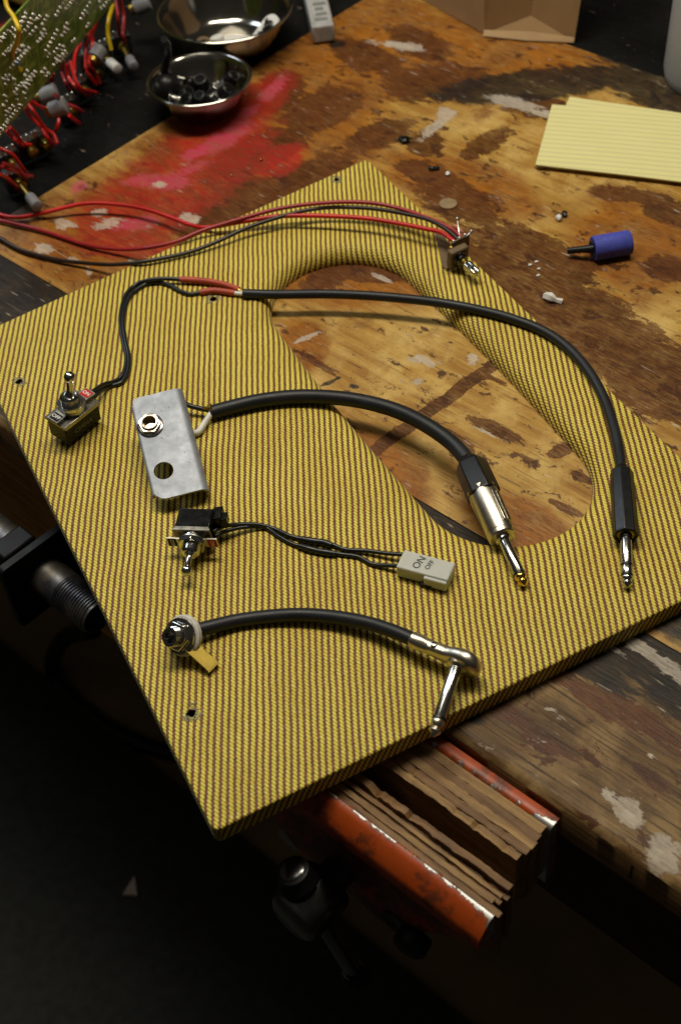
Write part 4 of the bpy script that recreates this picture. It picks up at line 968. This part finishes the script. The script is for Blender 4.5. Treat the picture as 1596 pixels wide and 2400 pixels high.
for i, (x_, y_) in enumerate(((1242, 620), (1257, 613), (1262, 630), (1261, 645))):
    lump('plaster_crumb', ['white speck, leftmost of four below the blue cylinder', 'white speck, topmost of four below the blue cylinder', 'white speck, rightmost of four below the blue cylinder', 'white speck, lowest of four below the blue cylinder'][i], 'crumb', P(x_, y_, .0008), .0015, 'white_plastic', (1.4, .8, .5), 10 + i)
g = G(); pts = [P(1278, 694, .001), P(1290, 697, .003), P(1302, 703, .002), P(1316, 707, .001)]
g.tube(pts, [.0030, .0036, .0018, .0024], 6, 4); build('paper_scrap', g, M['white_plastic'], label='twisted white scrap beside the long cable on the bench', cat='scrap', loc=P(1297, 701, 0))
g = G().lathe([(0.0003, .0070), (.0011, .0070), (.0013, .0064), (.0009, .0030), (.0009, .0002)], P(1050, 479, 0), ZX, 26, (True, True)); build('clear_disc', g, M['clear'], label='cloudy clear disc by the right corner of the tweed board', cat='disc', loc=P(1050, 479, 0))
lump('solder_bead', 'small brass bead on the red paint between bowls and board', 'bead', P(612, 374, .001), .0016, 'brass', (1, 1, .8), 21)
lump('solder_bead', 'tiny brass bead left of the other on the red paint', 'bead', P(543, 411, .0008), .0012, 'brass', (1, 1, .8), 22)

# ================================================================== CIRCUIT BOARD WITH ITS CONTROLS
l0, l1 = P(-90, 422, .060), P(300, -38, .060); upL = P(0, 143, .115) - P(0, 316, .060)
ex = (l1 - l0).normalized(); ey = (upL - ex * upL.dot(ex)).normalized(); nz = ex.cross(ey); nz = nz if nz.dot(CAM - l0) > 0 else -nz
PL = (l1 - l0).length; PW = .078
pcb = thing('circuit_board', 'green circuit board with solder joints and red-wired controls, left back of the bench', 'circuit board', Vector((l0.x, l0.y, 0)))
g = G().prism([(0, 0), (PL, 0), (PL, PW), (0, PW)], l0, ex, ey, nz * .0016); pb_ = build('board_substrate', g, M['pcb'], pcb)
uvl = pb_.data.uv_layers.new(name='UVMap')
for l in pb_.data.loops:
    d = g.v[l.vertex_index] - l0; uvl.data[l.index].uv = (d.dot(ex), d.dot(ey))
g = G(); rr = random.Random(3)
for k in range(88):                                         # rows of soldered legs
    n_ = rr.choice((2, 2, 3, 4, 6)); x0 = rr.uniform(.01, PL - .03); y0_ = rr.uniform(.004, PW - .004); dx, dy = rr.choice(((.0045, 0), (0, .0045), (.0045, .0012), (.0055, 0)))
    for i in range(n_):
        x_, y_ = x0 + dx * i, y0_ + dy * i
        if y_ > PW - .003 or x_ > PL - .003: continue
        g.lathe([(0, .0014), (.0006, .0012), (.0014, .0006), (.0022, .0003)], l0 + ex * x_ + ey * y_ + nz * .0016, nz, 8)
build('solder_joints', g, M['tin'], pcb, kind='stuff')
g = G().tube([P(10, -30, .16), P(17, 15, .150), P(33, 40, .145), P(45, 70, .140), P(40, 100, .125), P(30, 125, .112), P(36, 148, .100), P(50, 166, .092)], .0019, 10); build('wire', g, M['wire_yellow'], pcb)
g = G().tube([P(-20, 55, .13), P(5, 85, .125), P(25, 118, .11), P(45, 152, .10)], .0013, 8); build('wire', g, M['wire_blue'], pcb)
g = G().tube([P(266, 12, .05), P(256, 45, .050), P(254, 80, .040), P(262, 118, .028)], .0019, 10); build('wire', g, M['wire_yellow'], pcb)
WR = [[(272, -5), (277, 40), (280, 80), (282, 105)], [(230, 45), (216, 80), (180, 120), (176, 170), (184, 180)], [(205, 78), (204, 110), (200, 150), (208, 172), (226, 198)], [(150, 140), (146, 165), (155, 195), (168, 218)],
      [(157, 150), (160, 178), (180, 205), (212, 224)], [(125, 170), (124, 190), (130, 210)], [(110, 185), (108, 200)], [(72, 235), (95, 250), (120, 258), (138, 275), (134, 300), (124, 312)], [(58, 250), (70, 270), (98, 300), (112, 322), (126, 340)],
      [(130, 222), (150, 240), (178, 252), (195, 262)], [(15, 305), (28, 320), (45, 335), (60, 346)], [(0, 347), (30, 362), (48, 385), (68, 412)], [(0, 390), (25, 396), (50, 410), (62, 420)], [(0, 408), (22, 420), (45, 442)], [(163, 270), (178, 282), (188, 290)]]
WR += [[(x_ + 9 + 5 * (k % 2), y_ - 7 + 4 * (k % 3)) for k, (x_, y_) in enumerate(p_)] for p_ in WR[:14:2]]
for i, pts in enumerate(WR):
    n_ = len(pts); g = G().tube([P(x_, y_, .052 - .036 * k / (n_ - 1) + .004 * math.sin(k * 2 + i)) for k, (x_, y_) in enumerate(pts)], .0016, 8); build('wire', g, M['wire_red'] if i % 3 else M['wire_dred'], pcb)
g = G().tube([P(198, 85, .05), P(194, 130, .045), P(196, 165, .03), P(208, 190, .02)], .0016, 8); build('wire', g, M['wire_black'], pcb)
POTS = [(286, 105, 312, 152, 1), (240, 130, 272, 158, 2), (196, 210, 226, 232, 0), (164, 256, 196, 280, 0), (100, 335, 132, 352, 0), (42, 425, 84, 478, 3), (70, 350, 96, 374, 0), (25, 380, 52, 400, 0), (225, 170, 244, 188, 0)]
for i, (x0, y0_, x1, y1, kk) in enumerate(POTS):
    a0, a1 = P(x0, y0_, .014), P(x1, y1, .013); a, s, u = frame(a0, a1)
    g = G().box(a0 - a * .004, a * .006, s * .0095, u * .0095); po = build('control_pot', g, M['pcb_pot'], pcb, bevel=.0015)
    g = G().lathe([(0, .0050), (.006, .0048), (.0065, .0040)], a0 + a * .002, a, 16); build('pot_bushing', g, M['brass'], po)
    if kk:
        L = (a1 - a0).length
        g = G().lathe([(.004, .0028), (L, .0028)], a0, a, 14); build('pot_shaft', g, M['brass'], po)
        g = G().lathe([(L - .012, .0040), (L - .010, .0046), (L + .004, .0046), (L + .0045, .0036)], a0, a, 16); build('shaft_sleeve', g, M['white_plastic'] if kk == 2 else M['grey_plastic'], po)
    g = G()
    for j in range(3):
        g.box(a0 + s * .0052 * (j - 1) + u * .0115 + a * .001, a * .0004, s * .0013, u * .0030).ball(a0 + s * .0052 * (j - 1) + u * .0142 + a * .001, .0014, 8)
    build('solder_lugs', g, M['tin'], po)
for x0, y0_, x1, y1, m in ((96, 228, 134, 212, 0), (120, 260, 156, 246, 0), (222, 138, 238, 114, 1), (316, 20, 352, 5, 0)):
    a0, a1 = P(x0, y0_, .036), P(x1, y1, .040); a, s, u = frame(a0, a1); L = (a1 - a0).length
    g = G().lathe([(0, .0062), (.0006, .0070), (L - .0006, .0070), (L, .0062)], a0, a, 22); cp = build('capacitor', g, M['grey_plastic'], pcb)
    g = G().lathe([(-.004, .0050), (0, .0052)], a0, a, 18); build('capacitor_end', g, M['brass'], cp)

# tweed corner of another cabinet behind the circuit board
kc = thing('tweed_cabinet', 'corner of a yellow tweed cabinet behind the circuit board, top left', 'cabinet', P(92, 42, .002))
c0 = P(92, 42, .002); w1_ = (P(10, 8, .002) - c0); w2_ = (P(150, 0, .002) - c0).normalized() * .20; w1_ = w1_.normalized() * .25
g = G().box(c0 + w1_ / 2 + w2_ / 2 + ZX * .10, w1_ / 2, w2_ / 2, ZX * .098); ob = build('cabinet_shell', g, M['tweed'], kc, bevel=.006, seg=3)
uvl = ob.data.uv_layers.new(name='UVMap')
for p in ob.data.polygons:
    for li in p.loop_indices:
        v = ob.data.vertices[ob.data.loops[li].vertex_index].co
        if abs(p.normal.z) > .5: uvl.data[li].uv = (v.x, v.y)
        else: t = Vector((-p.normal.y, p.normal.x, 0)); uvl.data[li].uv = (v.dot(t), v.z)

# ================================================================== VISE ON THE FRONT EDGE
vise = thing('bench_vise', 'orange bench vise with worn plywood jaw liners on the bench edge', 'vise', B(.15, -.11, -.16))
U0, U1 = .030, .2240
def wear(o, fn):
    a = o.data.attributes.new('wear', 'FLOAT', 'POINT'); off = ORG[o]
    for i, v in enumerate(o.data.vertices): a.data[i].value = fn(v.co + off)
def jaw(name, w0, w1, zt, depth, edge_w, u0, u1, edge_end):
    """cast bar with a rounded top, enamel worn along the edge at edge_w"""
    n = 90
    if edge_end > .02: sec = [(w0, zt - depth), (w0, zt - .0115), (w0 + .0012, zt - .0085), (w1 - .0056, zt - .0016), (w1 - .0034, zt - .0002), (w1 - .0014, zt), (w1 - .0003, zt - .0010), (w1, zt - depth)]
    else: sec = [(w0, zt - depth), (w0, zt - .0030), (w0 + .0006, zt - .0012), (w0 + .0024, zt), (w0 + (w1 - w0) * .6, zt - .0002), (w0 + (w1 - w0) * .92, zt - .0008), (w1, zt - .003), (w1, zt - depth)]
    g = G(); m = len(sec)
    for i in range(n + 1):
        u_ = u0 + (u1 - u0) * i / n
        for w_, z_ in sec: g.v.append(B(u_, w_, z_))
    g.f = [(i * m + k, i * m + k + 1, (i + 1) * m + k + 1, (i + 1) * m + k) for i in range(n) for k in range(m - 1)] + [tuple(range(m))[::-1], tuple(n * m + k for k in range(m))]
    g.f = [f[::-1] for f in g.f]
    o = build(name, g, M['orange'], vise, angle=45)
    def fn(v):
        u_, w_ = v.dot(UX), v.dot(WX); e = max(0, 1 - abs(w_ - edge_w) / .0036) * .60
        if u_ > u1 - edge_end and abs(w_ - edge_w) < .006: e += .42 * (u_ - (u1 - edge_end)) / edge_end
        if u_ > u1 - .002: e += .12
        return e
    wear(o, fn); return o
jaw('fixed_jaw', -.0852, -.0766, -.0060, .060, -.0838, U0, U1 - .005, .012)
jaw('moving_jaw', -.1545, -.1412, -.0040, .019, -.1424, U0, U1 + .002, .030)
def ply(w0, w1, zt, h, u0, u1, m, rag=.0, seed=0, par=None):
    rr = random.Random(seed); n = 70; g = G()
    dz = [0.0] * (n + 1); dw = [0.0] * (n + 1); z_ = 0
    for i in range(n + 1):
        z_ = z_ * .85 + rr.gauss(0, 1) * .00012; dz[i] = z_ - rag * max(0, rr.gauss(-.5, .8)); dw[i] = dw[i - 1] * .7 + rr.gauss(0, .00010) + rag * .16 * rr.gauss(0, 1)
    for i in range(n + 1):
        u_ = u0 + (u1 - u0) * i / n + (rr.gauss(0, .0012) if i == n else 0)
        for w_, zz_ in ((w0 + dw[i], zt - h), (w0 + dw[i], zt + dz[i]), (w1 + dw[i] * .4, zt + dz[i] * .8 + rr.gauss(0, .0002)), (w1 + dw[i] * .4, zt - h)): g.v.append(B(u_, w_, zz_))
    g.f = [(i * 4 + k, (i + 1) * 4 + k, (i + 1) * 4 + (k + 1) % 4, i * 4 + (k + 1) % 4) for i in range(n) for k in range(4)] + [(0, 1, 2, 3), tuple(n * 4 + k for k in (3, 2, 1, 0))]
    g.f = [f for f in g.f]
    return build('jaw_liner_ply', g, M[m], vise, angle=30)
# fixed liner: even plies
ws = [-.0854, -.0908, -.0958, -.1006, -.1052, -.1096]
for i in range(5): ply(ws[i + 1], ws[i], -.0066 - .0003 * (i % 2) - (.0012 if i == 4 else 0), .050, U0, U1 - .006 - .0003 * ((i * 2) % 3), ('ply_light', 'ply_dark')[i % 2], .0003 if i < 3 else .0012, 40 + i)
# moving liner: ragged, steps between plies
wm = [(-.1411, -.1378, -.0058, .0003, 'ply_dark'), (-.1378, -.1348, -.0046, .0003, 'ply_light'), (-.1348, -.1322, -.0082, .0010, 'ply_dark'), (-.1322, -.1300, -.0058, .0006, 'ply_light'), (-.1300, -.1272, -.0098, .0016, 'ply_dark'), (-.1272, -.1232, -.0050, .0022, 'ply_dark')]
for i, (a_, b_, z_, rg, m) in enumerate(wm): ply(a_, b_, z_, .044, U0, U1 + .0005 - .0008 * ((i * 3) % 4), m, rg, 60 + i)
# bodies
def loft(name, secs, m, par, bevel=.003, wearv=.0):
    g = G(); k = len(secs[0])
    for s_ in secs: g.v += [B(*p_) for p_ in s_]
    g.f = [(i * k + j, i * k + (j + 1) % k, (i + 1) * k + (j + 1) % k, (i + 1) * k + j) for i in range(len(secs) - 1) for j in range(k)] + [tuple(range(k))[::-1], tuple((len(secs) - 1) * k + j for j in range(k))]
    o = build(name, g, M[m], par, bevel=0, angle=30)
    import bmesh
    bm = bmesh.new(); bm.from_mesh(o.data); bmesh.ops.recalc_face_normals(bm, faces=bm.faces); bm.to_mesh(o.data); bm.free()
    if bevel: b = o.modifiers.new('bevel', 'BEVEL'); b.width = bevel; b.segments = 2
    if m.startswith('orange'): wear(o, lambda v: wearv)
    return o
loft('moving_jaw_casting', [[(U0 + .01, -.1490, -.020), (U1 - .002, -.1490, -.020), (U1 - .002, -.1414, -.020), (U0 + .01, -.1414, -.020)],
     [(U0 + .02, -.1470, -.045), (U1 - .014, -.1460, -.050), (U1 - .008, -.137, -.050), (U0 + .02, -.137, -.045)],
     [(.070, -.1520, -.062), (U1 - .040, -.1480, -.072), (U1 - .030, -.134, -.072), (.070, -.134, -.062)],
     [(.090, -.1520, -.085), (.165, -.1480, -.105), (.180, -.130, -.105), (.090, -.130, -.085)]], 'orange_dirty', vise, .003)
loft('fixed_jaw_casting', [[(U0, -.0850, -.030), (U1 - .008, -.0850, -.030), (U1 - .008, -.0765, -.030), (U0, -.0765, -.030)], [(U0 + .03, -.086, -.11), (U1 - .03, -.086, -.11), (U1 - .03, -.0765, -.11), (U0 + .03, -.0765, -.11)]], 'orange', vise, .002)
g = G().lathe([(0, .010), (.010, .010), (.012, .007)], B(.178, -.146, -.085), -WX + UX * .15 - ZX * .1, 20); build('guide_bolt', g, M['iron_black'], vise, bevel=.001)
for u_ in (.085, .165):
    g = G().lathe([(0, .009), (.16, .009)], B(u_, -.150, -.085), WX, 18); build('guide_rod', g, M['steel_dark'], vise)
# screw head and sliding handle
hc_ = D(716, 2074, -.070); sx = (WX * -1).normalized()
g = G().lathe([(0.0, .010), (.085, .010)], hc_, WX, 20); build('lead_screw', g, M['steel_dark'], vise)
g = G().lathe([(-.017, .0125), (-.0155, .0150), (-.0135, .0165), (.0120, .0170), (.0140, .0160), (.0150, .012)], hc_, WX, 34); build('screw_head', g, M['steel_dark'], vise)
ha = (D(816, 2236, -.14) - D(690, 2030, -.045)).normalized()
kt = hc_ - ha * .026
g = G().lathe([(0, .0055), (.110, .0055)], kt, ha, 18); build('handle_bar', g, M['steel_dark'], vise)
g = G().lathe([(-.006, .0070), (-.005, .0092), (.0008, .0100), (.0030, .0118), (.0050, .0122), (.0070, .0112), (.0075, .0060)], kt, ha, 30); hk_ = build('handle_cap', g, M['iron_black'], vise)
g = G().lathe([(-.0072, .0058), (-.0064, .0072), (-.0058, .0072)], kt, ha, 24); build('cap_face', g, M['steel_dark'], hk_)
g = G().lathe([(.104, .0070), (.106, .0085), (.114, .0085), (.116, .0065)], kt, ha, 22); build('handle_cap', g, M['iron_black'], vise)

# ================================================================== PIPE CLAMP UNDER THE OVERHANGING BOARD
zpip = -.10
e0, e1_ = D(-130, 1130, zpip), D(228, 1422, zpip); a, s, u = frame(e0, e1_); L = (e1_ - e0).length; PRr = .0143
pc_ = thing('pipe_clamp', 'threaded steel pipe through a square black clamp plate, below the tweed board', 'clamp', D(110, 1330, zpip))
g = G().lathe([(0, PRr), (L - .036, PRr), (L - .034, PRr * .985)] + knurl(L - .034, L - .002, PRr * .985, 13, .0011) + [(L, PRr * .90), (L, PRr * .80), (L - .03, PRr * .78)], e0, a, 36, (True, True)); build('steel_pipe', g, M['pipe'], pc_, angle=25)
pc0 = D(104, 1322, zpip); tt = (pc0 - e0).dot(a)
pcx = e0 + a * tt
g = G().prism(rrect(.031, .031, .004), pcx - a * .004, s, u, a * .006, holes=[circ(PRr + .0007, 28)]); build('clamp_plate', g, M['iron_black'], pc_, bevel=.0008)
g = G().box(pcx + a * .0 - a * .016 + s * .008 + u * .024, a * .009, s * .014, u * .007); build('clamp_spring_block', g, M['iron_black'], pc_, bevel=.002)

# cord on the floor, wood chip
g = G().tube([D(215, 1448, FZ + .35), D(150, 1470, FZ + .2), D(122, 1530, FZ + .02), D(150, 1590, FZ + .006), D(230, 1660, FZ + .006), D(310, 1705, FZ + .006), D(400, 1735, FZ + .006), D(520, 1760, FZ + .006)], .011, 12); build('power_cord', g, M['black_plastic'], label='black cord hanging below the pipe and running over the floor', cat='cord', loc=D(200, 1640, FZ))
v0 = [D(312, 2022, FZ + .0125), D(318, 2066, FZ + .0125), D(286, 2064, FZ + .0125)]
g = G().add(v0 + [v + ZX * .006 for v in v0], [(0, 1, 2), (5, 4, 3), (0, 3, 4, 1), (1, 4, 5, 2), (2, 5, 3, 0)]); 
build('wood_chip', g, M['chip'], label='pale triangular chip lying on the dark floor mat', cat='chip', loc=v0[0])
